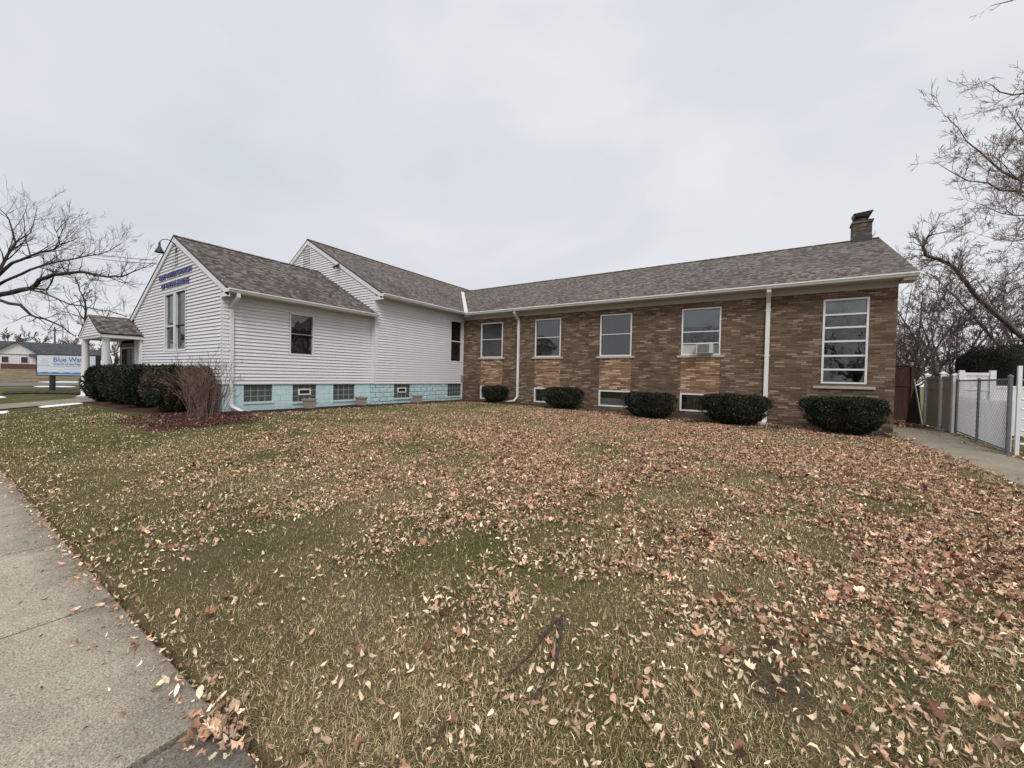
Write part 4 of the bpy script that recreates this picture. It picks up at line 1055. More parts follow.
LF = {
'root':[(-39.85, 0.53, -0.1), (-39.77, 0.63, 1.76), (-39.25, 1.01, 3.48), (-38.32, 1.62, 4.52)],
'A':[(-38.32, 1.62, 4.52), (-35.99, 2.82, 5.51), (-34.57, 3.41, 5.73), (-33.58, 3.72, 5.8), (-32.86, 3.87, 6.19), (-31.79, 4.23, 6.41), (-30.23, 4.91, 6.53), (-29.41, 5.11, 6.4), (-28.17, 5.58, 6.17), (-27.27, 5.83, 6.12), (-26.42, 6.06, 6.31), (-25.21, 6.52, 6.71)],
'A2':[(-33.29, 3.69, 5.77), (-32.65, 4.1, 5.67), (-32.35, 4.31, 6.44)],
'B':[(-38.32, 1.62, 4.52), (-36.73, 2.88, 6.19), (-36.41, 3.29, 6.59), (-35.8, 3.89, 7.13), (-35.23, 4.46, 7.52), (-34.46, 5.16, 7.83), (-33.82, 5.78, 8.14), (-33.42, 6.24, 8.32), (-33.16, 6.61, 8.58), (-32.79, 7.05, 9.11)],
'C':[(-38.32, 1.62, 4.52), (-36.2, 2.84, 6.68), (-35.35, 3.19, 7.27), (-34.23, 3.72, 7.64), (-32.91, 4.38, 7.95), (-32.38, 4.52, 8.2), (-31.23, 5.07, 8.58)],
'C2':[(-32.43, 4.53, 8.21), (-32.28, 4.4, 8.82), (-31.45, 4.71, 9.46)],
'D':[(-38.32, 1.62, 4.52), (-37.68, 2.46, 5.86), (-37.58, 2.95, 7.14), (-37.76, 3.25, 8.1), (-37.95, 3.55, 8.95), (-38.84, 3.4, 10.45), (-39.9, 3.13, 11.22)],
'D2':[(-38.05, 3.56, 8.97), (-38.17, 4.16, 9.76), (-38.74, 4.48, 11.6)],
'E':[(-38.32, 1.62, 4.52), (-35.6, 2.79, 5.16), (-33.81, 3.33, 4.83), (-32.55, 3.54, 4.24), (-31.19, 3.81, 4.0), (-29.63, 4.21, 3.58), (-28.33, 4.44, 3.05), (-27.36, 4.45, 2.25)],
'F':[(-34.32, 3.39, 5.7), (-33.11, 3.6, 5.62), (-31.62, 4.0, 5.31), (-29.93, 4.52, 4.74), (-28.23, 5.05, 4.48), (-26.91, 5.33, 4.31), (-25.52, 5.67, 3.97)],
'S':[(-44.0, 7.42, -0.1), (-44.0, 7.42, 1.19), (-44.04, 7.44, 3.66), (-44.08, 7.45, 5.21), (-44.11, 7.46, 6.52), (-44.51, 7.22, 7.52), (-44.85, 7.03, 8.59)],
'R':[(12.54, 28.22, 0.15), (11.28, 27.29, 2.22), (9.48, 26.01, 3.64), (8.76, 25.4, 4.29), (8.08, 24.81, 4.84), (7.42, 24.24, 5.45), (6.93, 23.77, 6.06), (6.53, 23.37, 6.48), (5.98, 22.86, 6.71), (5.49, 22.38, 6.8), (5.35, 22.14, 7.08), (5.53, 22.1, 7.52)],
'R1':[(9.48, 24.1, 10.71), (7.83, 22.42, 9.29), (6.78, 21.16, 9.61), (5.79, 19.94, 10.03), (4.9, 18.79, 10.61)],
'R2':[(9.53, 24.1, 8.78), (8.0, 22.37, 8.75), (6.94, 20.94, 8.48), (5.72, 19.42, 8.45), (4.49, 17.89, 8.74)],
'R3':[(9.44, 24.11, 12.06), (8.06, 22.84, 12.63), (7.13, 21.84, 12.4), (6.47, 21.03, 12.53)],
}
def left_tree(a, b):
    K = dict(lev=2, kids=(3, 4), minr=0.0045, wander=0.10, shrink=0.66)
    limb(a, b, LF['root'], 0.36, 0.26, sub=0)
    limb(a, b, LF['A'], 0.15, 0.012, side=1.25, sub=2, skip=6, up=0.10, **K)
    limb(a, b, LF['A2'], 0.06, 0.03, side=1.1, sub=1, up=0.05, **K)
    limb(a, b, LF['B'], 0.085, 0.012, side=1.5, sub=2, skip=7, up=0.10, **K)
    limb(a, b, LF['C'], 0.10, 0.014, side=2.0, sub=2, skip=5, up=0.12, **K)
    limb(a, b, LF['C2'], 0.03, 0.012, side=1.3, sub=2, up=0.12, **K)
    limb(a, b, LF['D'], 0.11, 0.02, side=2.0, sub=2, skip=5, up=0.12, **K)
    limb(a, b, LF['D2'], 0.04, 0.014, side=1.6, sub=2, up=0.12, **K)
    limb(a, b, LF['E'][:-1], 0.10, 0.02, side=1.3, sub=2, skip=6, up=0.08, **K)
    limb(a, b, LF['F'], 0.055, 0.012, side=1.3, sub=2, skip=2, up=0.05, **K)
bare_tree('bare_tree', 'big dark leafless tree whose limbs sweep in from the left over the sign', (-39.85, 0.53, 0), ('bark_dark', 'twig_dark'), left_tree)
bare_tree('bare_tree', 'slender leafless tree across the street, seen through the porch', (-44.0, 7.42, 0), ('bark_dark', 'twig_dark'),
          lambda a, b: limb(a, b, LF['S'], 0.13, 0.02, side=2.0, sub=2, lev=2, skip=5, kids=(3, 4), minr=0.014, up=0.05))
def right_tree(a, b):
    TR = [(13.3, 28.69, -0.2), (12.9, 28.2, 2.0), (12.24, 27.52, 4.02), (11.07, 26.25, 8.05), (10.4, 25.4, 11.02), (10.6, 25.2, 13.6)]
    K = dict(minr=0.005, wander=0.10, shrink=0.62)
    limb(a, b, TR, 0.30, 0.10, side=2.3, sub=3, lev=3, skip=4, kids=(4, 6), up=0.02, **K)
    for k in ('R1', 'R2'): limb(a, b, LF[k], 0.055, 0.005, side=0.85, sub=2, lev=2, skip=2, kids=(3, 5), up=0.03, back=0.9, **K)
    for k, dz, dx in (('R1', -0.8, 1.6), ('R2', -0.9, 1.1), ('R2', -1.8, 1.6), ('R1', 0.6, 2.1), ('R2', 0.5, 2.2), ('R1', -1.6, 2.2), ('R2', -2.6, 2.2), ('R2', -0.2, 2.8), ('R1', 0.1, 3.0), ('R2', -3.3, 2.6), ('R1', -2.8, 3.2), ('R2', 1.2, 3.2), ('R1', 1.4, 3.6)):
        limb(a, b, [(p[0] + dx, p[1] + dx, p[2] + dz * (0.4 + 0.2 * i)) for i, p in enumerate(LF[k])], 0.045, 0.005, side=1.1, sub=3, lev=2, skip=1, kids=(4, 6), up=0.03, back=0.8, **K)
    limb(a, b, LF['R3'], 0.045, 0.007, side=1.0, sub=2, lev=2, up=0.03, back=0.8, **K)
    limb(a, b, [(10.5, 25.2, 13.0), (9.2, 23.6, 15.0), (8.07, 22.1, 15.9), (7.19, 21.5, 15.4), (6.6, 21.1, 15.2)], 0.05, 0.01, side=0.6, sub=1, lev=1, skip=5, **K)
tR = bare_tree('bare_tree', 'tall leafless tree with fine reddish twigs filling the right edge of the view', (13.3, 28.69, 0), ('bark', 'twig'), right_tree)
def right_limb(a, b):
    K = dict(minr=0.006, wander=0.12, shrink=0.64)
    limb(a, b, LF['R'][:3], 0.22, 0.12, side=2.0, sub=2, lev=2, skip=2, up=0.08, **K)
    limb(a, b, LF['R'][2:], 0.10, 0.045, side=0.95, sub=3, lev=2, skip=2, kids=(3, 5), up=0.06, **K)
    limb(a, b, [LF['R'][1], (11.6, 27.0, 5.0), (11.2, 26.5, 8.2), (10.9, 26.2, 10.5)], 0.16, 0.03, side=2.0, sub=3, lev=3, skip=2, kids=(4, 5), up=0.06, **K)
bare_tree('bare_tree', 'leaning grey tree with one thick curved limb reaching left over the white fence', (12.54, 28.22, 0), ('bark', 'twig_grey'), right_limb)
def small_tree(bx, by, h, lev=4, r=0.11, side=2.4, lean=(0, 0)):
    def fn(a, b):
        for k in range(4):
            an = k * 1.57 + random.random(); sp = random.uniform(0.25, 0.5) * h
            pts = [(bx, by, -0.1), (bx + 0.1 * math.cos(an) * h * 0.3, by + 0.1 * math.sin(an) * h * 0.3, h * 0.22), (bx + lean[0] * 0.4 + sp * 0.5 * math.cos(an), by + lean[1] * 0.4 + sp * 0.5 * math.sin(an), h * 0.5), (bx + lean[0] + sp * math.cos(an), by + lean[1] + sp * math.sin(an), h * 0.8)]
            limb(a, b, pts, r, 0.02, side=side, sub=3, lev=lev - 1, skip=2, kids=(3, 5), minr=0.008, up=0.06)
    return fn
bare_tree('bare_tree', 'round-headed leafless tree just behind the red wooden fence', (6.0, 26.5, 0), ('bark', 'twig_grey'), small_tree(6.0, 26.5, 5.6, 4, 0.13, 2.0))
rt = bare_tree('street_tree', 'bare street tree behind the viewer, seen only mirrored in the window panes', (7.2, -15.0, 0), ('bark', 'twig_grey'), small_tree(7.2, -15.0, 9.5, 3, 0.2, 3.0), 'street trees mirrored in the windows')
bare_tree('bare_tree', 'bushy bare tree rising straight behind the evergreens at the right edge', (10.8, 28.5, 0), ('bark', 'twig'), small_tree(10.8, 28.5, 9.0, 4, 0.12, 2.2))
bare_tree('bare_tree', 'loose bare tree between the curved limb and the wooden fence', (8.0, 29.0, 0), ('bark', 'twig_grey'), small_tree(8.0, 29.0, 6.8, 4, 0.10, 1.9))
# saplings behind
G = 'saplings in the thicket behind the fences'
protos = []
for i in range(4):
    h = (6.5, 7.5, 5.5, 6.0)[i]; bx, by = (8.2, 30.0)
    def fn(a, b, h=h):
        limb(a, b, [(8.2, 30, -0.1), (8.2 + random.uniform(-.2, .2), 30, h * 0.35), (8.2 + random.uniform(-.4, .4), 30.1, h * 0.7), (8.2 + random.uniform(-.5, .5), 30, h)], 0.07, 0.012, side=1.9, sub=2, lev=3, skip=2, kids=(3, 4), minr=0.008, up=0.12)
    protos.append(bare_tree('sapling', 'x', (8.2, 30, 0), ('bark_far', 'twig'), fn, G))
def copy_tree(root, loc, rz, sc, label=None):
    r = root.copy(); COL.objects.link(r); r.location = loc; r.rotation_euler = (0, 0, rz); r.scale = (sc, sc, sc)
    if label: r['label'] = label
    for c in list(root.children):
        k = c.copy(); COL.objects.link(k); k.parent = r
    return r
copy_tree(rt, (-6.5, -16.5, 0), 1.9, 1.0); copy_tree(rt, (1.0, -19.0, 0), 4.0, 1.1)
spots = [(6.9, 29.5), (8.4, 31.5), (9.8, 30.2), (11.3, 33.0), (12.8, 31.0), (8.0, 35.0), (10.4, 36.5), (14.5, 34.5), (5.6, 32.5), (13.6, 37.0), (7.4, 39.0), (16.8, 37.5), (11.8, 40.0), (9.2, 43.0), (15.2, 42.0), (5.4, 25.0), (6.3, 24.2), (7.0, 26.2), (5.9, 28.0), (7.7, 27.6), (8.9, 28.4), (10.4, 28.0), (6.5, 31.0), (7.5, 33.0), (9.4, 33.5), (12.0, 28.8), (13.4, 33.0)]
lab = 'thin bare sapling in the thicket behind the white and wooden fences'
for i, (x, y) in enumerate(spots):
    if i < 4: protos[i].location = (x, y, 0); protos[i]['label'] = lab
    else: copy_tree(protos[i % 4], (x, y, 0), random.uniform(0, 6.2), random.uniform(0.85, 1.25) * (0.62 if i >= 15 else 1.0), lab)
# far trees behind the houses across the field
G = 'bare trees on the skyline beyond the far houses'
fp = []
for i in range(2):
    def fn(a, b):
        for k in range(4):
            an = k * 1.6; limb(a, b, [(0 - 150, 12, 0.5), (-150 + 0.5 * math.cos(an), 12 + 0.5 * math.sin(an), 3), (-150 + 2.5 * math.cos(an), 12 + 2.5 * math.sin(an), 7.5)], 0.3, 0.08, side=3.4, sub=3, lev=2, skip=2, kids=(4, 6), minr=0.05, up=0.08)
    fp.append(bare_tree('distant_tree', 'hazy bare tree on the skyline beyond the far white houses', (-150, 12, 0.8), ('bark_far', 'twig_grey'), fn, G))
for i, (x, y, sc) in enumerate([(-150, 8, 0.85), (-158, 16, 0.95), (-148, 22, 0.7), (-165, 27, 0.9), (-152, 31, 0.75), (-150, 38, 0.95), (-160, 45, 0.8), (-142, 49, 0.8), (-155, 2, 0.8), (-135, 56, 0.7), (-140, 66, 0.9), (-150, 80, 0.9)]):
    if i < 2: fp[i].location = (x, y, 0.8); fp[i].scale = (sc,) * 3
    else: copy_tree(fp[i % 2], (x, y, 0.8), random.uniform(0, 6), sc)

# twiggy shrub by the church corner
t = thing('twiggy_shrub', 'bare shrub of many upright pinkish canes in the mulch bed at the church corner', 'shrub', (-12.75, 4.3, 0.2))
a, b = MB(), MB()
for i in range(85):
    an = random.uniform(0, 6.28); rr = random.uniform(0, 0.42); bx, by = -12.62 + rr * math.cos(an), 4.36 + rr * math.sin(an)
    tilt = random.uniform(0.03, 0.36)
    grow(a, b, (bx, by, 0.18), (tilt * math.cos(an), tilt * math.sin(an), 1), random.uniform(0.8, 1.7), 0.008, 2, 6, 0.03, 0.8, (2, 4), 0.10, 0.0035, shrink=0.42, thick_to=0.0075)
obj('canes', a, 'shrub_twig', t); obj('twigs', b, 'shrub_twig', t)

# dark evergreens behind the white fence
EV = [(0.016, 0.026, 0.013), (0.024, 0.036, 0.017), (0.012, 0.018, 0.010)]
for i, (cx, cy, rx, h, lab) in enumerate([(8.3, 24.6, 1.2, 3.3, 'dark evergreen bush behind the white fence, its left end'), (10.2, 25.0, 1.3, 3.3, 'dark evergreen bush behind the steel gate'), (12.4, 25.8, 1.5, 3.3, 'dark evergreen bush at the right edge behind the gate')]):
    yew('evergreen_bush', lab, cx, cy, rx, 1.1, h, top_flat=0.42, n=15000, seed=40 + i, cols=EV, under=0.1, cat='bush', group='dark evergreens behind the white fence')

# ======================================================== right side fences
def post(mb, x, y, w, z): mb.box(x - w / 2, y - w / 2, 0, x + w / 2, y + w / 2, z)
vf = thing('vinyl_fence', 'tall solid vinyl privacy fence along the side path with a white section facing the street', 'fence', (5.2, 19, 0))
for (y, z) in ((20.45, 1.90), (19.0, 1.93), (17.98, 1.86)):
    mb = MB(); post(mb, 5.2, y, 0.13, z); p_ = obj('post', mb, 'vinyl_white', vf)
    mb = MB(); B = 0.085; mb.face([(5.2 - B, y - B, z), (5.2 + B, y - B, z), (5.2, y, z + 0.06)]); mb.face([(5.2 + B, y - B, z), (5.2 + B, y + B, z), (5.2, y, z + 0.06)]); mb.face([(5.2 + B, y + B, z), (5.2 - B, y + B, z), (5.2, y, z + 0.06)]); mb.face([(5.2 - B, y + B, z), (5.2 - B, y - B, z), (5.2, y, z + 0.06)]); mb.box(5.2 - B, y - B, z - 0.03, 5.2 + B, y + B, z)
    obj('post_cap', mb, 'vinyl_white', p_)
for ya, yb in ((19.07, 20.38), (18.05, 18.93)):
    mb = MB(); n = int((yb - ya) / 0.15)
    for i in range(n):
        a = ya + (yb - ya) * i / n; b = ya + (yb - ya) * (i + 1) / n
        mb.box(5.185, a + 0.004, 0.12, 5.215, b - 0.004, 1.78)
    obj('panel', mb, 'vinyl', vf)
    mb = MB(); mb.box(5.165, ya, 0.06, 5.235, yb, 0.16); mb.box(5.165, ya, 1.72, 5.235, yb, 1.82); mb.box(5.17, ya, 1.38, 5.23, yb, 1.44); obj('rail', mb, 'vinyl', vf)
mb = MB(); post(mb, 5.30, 17.9, 0.12, 2.0); post(mb, 5.95, 17.9, 0.12, 2.0); obj('post', mb, 'vinyl_white', vf)
mb = MB()
for i in range(4): mb.box(5.36 + i * 0.133, 17.885, 0.05, 5.36 + (i + 1) * 0.133 - 0.004, 17.915, 1.9)
obj('panel', mb, 'vinyl_white', vf)
mb = MB(); mb.box(5.36, 17.865, 1.84, 5.89, 17.935, 1.93); mb.box(5.36, 17.867, 1.38, 5.89, 17.933, 1.44); mb.box(5.36, 17.865, 0.06, 5.89, 17.935, 0.14); obj('rail', mb, 'vinyl_white', vf)
mb = MB()
for i in range(12): mb.box(6.012 + i * 0.15, 17.89, 0.05, 6.012 + (i + 1) * 0.15 - 0.004, 17.92, 1.52)
mb.box(6.01, 17.875, 1.46, 7.82, 17.935, 1.54); obj('low_panel', mb, 'vinyl_white', vf)
# chain link
cl = thing('chain_link_fence', 'galvanised chain-link fence beside the side path', 'fence', (5.0, 15.5, 0))
A = np.array((5.2, 17.80)); B = np.array((4.62, 13.10)); D = (B - A); Ln = np.linalg.norm(D); D = D / Ln
def along(s_): return A + D * s_
for s_, r_, z_ in ((0.0, 0.035, 1.70), (2.35, 0.032, 1.69), (Ln, 0.038, 1.73)):
    p_ = along(s_); mb = MB(); mb.tube([(p_[0], p_[1], -0.05), (p_[0], p_[1], z_)], r_, 12, True); o_ = obj('post', mb, 'galv', cl, smooth=False)
    mb = MB(); mb.tube([(p_[0], p_[1], z_), (p_[0], p_[1], z_ + 0.03), (p_[0], p_[1], z_ + 0.05)], [r_ * 1.2, r_ * 1.1, r_ * 0.3], 12, True); obj('post_cap', mb, 'galv', o_)
mb = MB(); mb.tube([(*along(0), 1.67), (*along(Ln), 1.67)], 0.022, 8); obj('top_rail', mb, 'galv', cl)
mb = MB(); mb.tube([(*along(0), 0.10), (*along(Ln), 0.10)], 0.018, 8); obj('bottom_rail', mb, 'galv', cl)
mb = MB(); st = 0.12; H0, H1 = 0.08, 1.65
k = -(H1 - H0)
while k < Ln:
    for sg in (1, -1):
        s0, s1 = (k, k + (H1 - H0)) if sg > 0 else (k + (H1 - H0), k)
        z0_, z1_ = H0, H1
        # clip to 0..Ln
        def cl_(s0, z0_, s1, z1_):
            a, b = 0.0, 1.0; ds = s1 - s0
            if ds > 0: a = max(a, -s0 / ds); b = min(b, (Ln - s0) / ds)
            else: a = max(a, (Ln - s0) / ds); b = min(b, -s0 / ds)
            return a, b
        a_, b_ = cl_(s0, z0_, s1, z1_)
        if b_ > a_ + 0.01:
            P0 = (s0 + (s1 - s0) * a_, z0_ + (z1_ - z0_) * a_); P1_ = (s0 + (s1 - s0) * b_, z0_ + (z1_ - z0_) * b_)
            mb.tube([(*along(P0[0]), P0[1]), (*along(P1_[0]), P1_[1])], 0.0026, 3)
    k += st
obj('mesh', mb, 'galv', cl)
mb = MB(); nv = np.array((-D[1], D[0])); nv = nv if nv[0] > 0 else -nv; ns = 44
sd = np.array((0.95, -0.31)); sn_ = np.array((-0.31, -0.95))          # slats turned towards the viewer so they catch the sun and read white
for i in range(ns):
    c0 = along(0.06 + (Ln - 0.16) * (i + 0.5) / ns) + nv * 0.05; zt_ = 1.17 + random.uniform(-0.015, 0.015)
    a0, a1 = c0 - sd * 0.036, c0 + sd * 0.036
    for o_ in (0.0, -0.006):
        p0, p1 = a0 + sn_ * o_, a1 + sn_ * o_
        mb.face([(p0[0], p0[1], 0.06), (p1[0], p1[1], 0.06), (p1[0], p1[1], zt_), (p0[0], p0[1], zt_)])
obj('privacy_slats', mb, 'vinyl_white', cl)
gt = thing('rail_gate', 'white tube gate with many horizontal rails at the right edge, hung beside the chain-link post', 'gate', (4.82, 13.3, 0))
mb = MB(); post(mb, 4.82, 13.3, 0.06, 1.98); obj('gate_post', mb, 'vinyl_white', gt)
for z in (0.25, 0.55, 0.80, 1.02, 1.24):
    mb = MB(); mb.tube([(4.86, 13.3, z), (6.6, 13.2, z)], 0.028, 8); obj('rail', mb, 'vinyl_white', gt)
mb = MB(); mb.tube([(4.86, 13.3, 1.66), (6.6, 13.2, 1.66)], 0.03, 8); obj('top_rail', mb, 'galv', gt)
mb = MB(); mb.tube([(6.6, 13.2, 0), (6.6, 13.2, 1.75)], 0.04, 8); obj('gate_post', mb, 'galv', gt)
# wooden fence
wf = thing('wooden_fence', 'red-brown board fence behind the end of the brick wing', 'fence', (4.2, 22, 0))
mb = MB(); x = 3.2; n = 0
while x < 5.18:
    mb.box(x, 22.0, 0.05, x + 0.135, 22.022, 2.28 + random.uniform(-.012, .012)); x += 0.142
obj('boards', mb, 'wood', wf)
mb = MB(); mb.box(3.2, 22.023, 0.4, 5.2, 22.06, 0.48); mb.box(3.2, 21.962, 1.45, 5.2, 21.998, 1.53); mb.box(3.15, 21.96, 2.28, 5.22, 22.08, 2.315); obj('rail', mb, 'wood', wf)
mb = MB(); mb.box(5.12, 21.94, 0, 5.22, 22.04, 2.27); obj('post', mb, 'wood', wf)
# lattice panel leaning beside it
lt = thing('lean_panel', 'dark board panel with a white edge leaning beside the wooden fence', 'panel', (5.1, 20.9, 0))
mb = MB(); mb.face([(4.85, 21.3, 0.02), (5.15, 20.75, 0.02), (5.12, 21.0, 1.5), (5.05, 21.2, 1.5)]); mb.face([(4.87, 21.32, 0.02), (5.07, 21.22, 1.5), (5.14, 21.02, 1.5), (5.17, 20.77, 0.02)]); obj('board', mb, 'timber', lt)
mb = MB(); mb.tube([(5.17, 20.7, 0.02), (4.98, 21.0, 1.75)], 0.02, 4); obj('edge_strip', mb, 'vinyl', lt)

# ======================================================== street sign and far left
sg_d = np.array((math.cos(0.57), math.sin(0.57)))
SP = np.array((-33.6, 4.42))
sz = gzf(*SP)
sn = thing('church_sign', 'wide blue and white church sign in a dark frame on one post', 'sign', (SP[0], SP[1], sz))
nrm = np.array((sg_d[1], -sg_d[0]))
def FS(u, z, o): p = SP + sg_d * u + nrm * o; return (p[0], p[1], z)
U0, U1, ZA, ZB = -0.78, 2.6, 1.02, 2.22
mb = MB(); boxF(mb, FS, U0, U1, ZA, ZB, -0.12, 0.10)
obj('cabinet', mb, 'dark', sn)
fa = MB(); boxF(fa, FS, U0 + 0.06, U1 - 0.06, ZA + 0.06, ZB - 0.06, 0.1, 0.106); fa = obj('sign_face', fa, 'sign_white', sn)
mb = MB(); n = 60
for i in range(n):
    ua = U0 + 0.06 + (U1 - U0 - 0.12) * i / n; ub = U0 + 0.06 + (U1 - U0 - 0.12) * (i + 1) / n
    h = lambda u: ZA + 0.17 + 0.045 * abs(math.sin(u * 5.2)) ** 0.7
    mb.face([FS(ua, ZA + 0.10, 0.108), FS(ub, ZA + 0.10, 0.108), FS(ub, h(ub), 0.108), FS(ua, h(ua), 0.108)])
obj('wave_band', mb, 'sign_mid', fa)
mb = MB(); boxF(mb, FS, U0 + 0.10, U0 + 0.80, ZB - 0.65, ZB - 0.62, 0.106, 0.109)
for k in range(4): boxF(mb, FS, U0 + 0.16 + k * 0.05, U0 + 0.72 - k * 0.03, ZB - 0.56 + k * 0.09, ZB - 0.545 + k * 0.09, 0.106, 0.109)
obj('drawn_emblem', mb, 'sign_grey', fa)
mb = MB(); boxF(mb, FS, U0 + 0.92, U1 - 0.12, ZB - 0.66, ZB - 0.645, 0.106, 0.109); obj('rule', mb, 'sign_blue', fa)
rz_ = 0.57
def on_sign(u, z): p = FS(u, z, 0.11); return p
text_part('lettering', 'Blue Water', 0.36, on_sign(U0 + 0.95, ZB - 0.40), (R(90), 0, rz_), 'sign_blue', sn, 0.003, width=2.0, align='LEFT')
text_part('lettering', 'Church of the Nazarene', 0.17, on_sign(U0 + 0.95, ZB - 0.58), (R(90), 0, rz_), 'sign_blue', sn, 0.003, width=2.0, align='LEFT')
mb = MB(); mb.tube([FS(0.0, sz - 0.1, -0.01), FS(0.0, ZA, -0.01)], 0.12, 4); obj('post', mb, 'dark', sn)
mb = MB(); mb.tube([FS(2.1, sz - 0.1, -0.01), FS(2.1, ZA, -0.01)], 0.12, 4); obj('post', mb, 'dark', sn)
# bed and snow
mb = MB()
for i in range(8):
    x = -31.5 + i * 0.53; y = 2.6 + i * 0.28
    mb.tube([(x, y, gzf(x, y) + 0.06), (x + 0.52, y + 0.275, gzf(x, y) + 0.06)], 0.11, 4, True)
o = obj('landscape_timber', mb, 'timber'); tag(o, 'low dark landscape timber edging between the entrance walk and the sign', 'edging')
def snow(pts, label):
    P = np.array(pts, float); c = P.mean(0); mb = MB(); n = 22
    ring = []
    for i in range(n):
        t = i / n * len(P); a = P[int(t) % len(P)]; b = P[(int(t) + 1) % len(P)]; q = a + (b - a) * (t - int(t)); q = c + (q - c) * random.uniform(0.85, 1.1); ring.append(q)
    for i in range(n):
        a, b = ring[i], ring[(i + 1) % n]; am, bm_ = c + (a - c) * 0.8, c + (b - c) * 0.8
        z = lambda q, h: (q[0], q[1], gzf(q[0], q[1]) + h)
        mb.face([z(a, 0.0), z(b, 0.0), z(bm_, 0.03), z(am, 0.03)]); mb.face([z(am, 0.03), z(bm_, 0.03), z(c, 0.04)])
    o = obj('snow_patch', mb, 'snow', smooth=True); tag(o, label, 'snow', 'leftover patches of snow')
snow([(-21.4, 2.5), (-20.75, 2.45), (-20.95, 3.5), (-21.4, 3.55)], 'thin snow strip along the near edge of the entrance walk by the porch')
snow([(-29.6, 2.3), (-28.6, 2.5), (-29.0, 1.7), (-30, 1.6)], 'snow patch at the left edge beyond the entrance walk')
snow([(-39.6, 4.5), (-38.8, 6.1), (-40.2, 6.3), (-41.2, 4.6)], 'snow heap along the near side of the street')
snow([(-51.2, 6.5), (-51.0, 10), (-52.6, 10.5), (-53, 6.2)], 'snow bank on the far side of the street')
snow([(-20.6, 1.5), (-19.8, 1.35), (-19.9, 1.7), (-20.6, 1.8)], 'small snow patch on the lawn at the left frame edge, nearer than the walk')

# far houses
def house(name, label, cx, cy, w, d, zw, zr, ang, wallm='trim', roofm='shingle_grey', porch_=True):
    z0 = gzf(cx, cy)
    c, s_ = math.cos(ang), math.sin(ang)
    T = lambda a, b, z: (cx + a * c - b * s_, cy + a * s_ + b * c, z0 + z)     # b points to the camera side
    t = thing(name, label, 'house', (cx, cy, z0), 'white houses across the field')
    mb = MB()
    FW = lambda u, z, o: T(u, -d / 2 - o, z)
    clad(mb, FW, lambda z: (-w / 2, w / 2), 0, zw)
    clad(mb, FW, lambda z: (-w / 4 - w / 4 * (1 - max(0, z - zw) / (zr - zw)), -w / 4 + w / 4 * (1 - max(0, z - zw) / (zr - zw))), zw, zr)
    for (u0, u1, v0, v1) in ((w / 2, w / 2, -d / 2, d / 2), (-w / 2, -w / 2, d / 2, -d / 2)):
        mb.face([T(u0, v0, 0), T(u1, v1, 0), T(u1, v1, zw), T(u0, v0, zw)])
    obj('wall', mb, wallm, t)
    roof_part(t, [(T(-w / 2 - .5, -d / 2 - .1, zw - .25), T(w / 2 + .4, -d / 2 - .1, zw - .25), T(w / 2 + .4, 0, zr + 0.2), T(-w / 2 - .5, 0, zr + 0.2)),
                  (T(w / 2 + .4, d / 2, zw - .25), T(-w / 2 - .5, d / 2, zw - .25), T(-w / 2 - .5, 0, zr + 0.2), T(w / 2 + .4, 0, zr + 0.2)),
                  (T(-w / 4, -d / 2 - .5, zr + .05), T(-w / 4, 0, zr + .05), T(.4, 0, zw - .25), T(.4, -d / 2 - .5, zw - .25)),
                  (T(-w / 4, 0, zr + .05), T(-w / 4, -d / 2 - .5, zr + .05), T(-w / 2 - .5, -d / 2 - .5, zw - .25), T(-w / 2 - .5, 0, zw - .25))], roofm)
    for u in (-w * 0.38, -w * 0.16, w * 0.18, w * 0.36):
        mw = frame_mb(FW, u - 0.5, u + 0.5, 1.1, 2.4, 0.1, 0.0, 0.06); ww = obj('window', mw, 'trim', t)
        m2 = MB(); m2.face([FW(u - .4, 1.2, .02), FW(u + .4, 1.2, .02), FW(u + .4, 2.3, .02), FW(u - .4, 2.3, .02)]); obj('pane', m2, 'black_window', ww)
    if porch_:
        m2 = MB(); boxF(m2, FW, -w * 0.42, w * 0.45, 0, 0.95, 1.2, 1.4); obj('porch_wall', m2, 'brickred', t)
        roof_part(t, [(T(-w * 0.1, -d / 2 - 1.8, 2.45), T(w * 0.52, -d / 2 - 1.8, 2.45), T(w * 0.52, -d / 2 - .05, 3.0), T(-w * 0.1, -d / 2 - .05, 3.0))], roofm, name='porch_roof')
        for u in (-0.08 * w, w * 0.2, w * 0.48):
            m2 = MB(); boxF(m2, FW, u - .1, u + .1, 0.95, 2.45, 1.3, 1.5); obj('porch_post', m2, 'trim', t)
house('house', 'small white house with dark roof, front gable and brick porch across the field', -123.5, 14.6, 10.4, 8, 3.0, 5.2, 1.40)
house('house', 'low white house with dark roof, partly hidden behind the church sign', -138.5, 21.0, 9.5, 8, 2.8, 4.8, 1.40, porch_=False)
up = thing('utility_pole', 'thin wooden utility pole on the skyline left of the church sign', 'utility pole', (-128, 17.2, 0.85))
mb = MB(); mb.tube([(-128, 17.2, 0.8), (-128, 17.2, 10.2)], [0.16, 0.11], 8, True); obj('pole', mb, 'bark_dark', up)
mb = MB(); mb.box(-128.05, 16.4, 9.4, -127.95, 18.0, 9.55); obj('crossarm', mb, 'bark_dark', up)
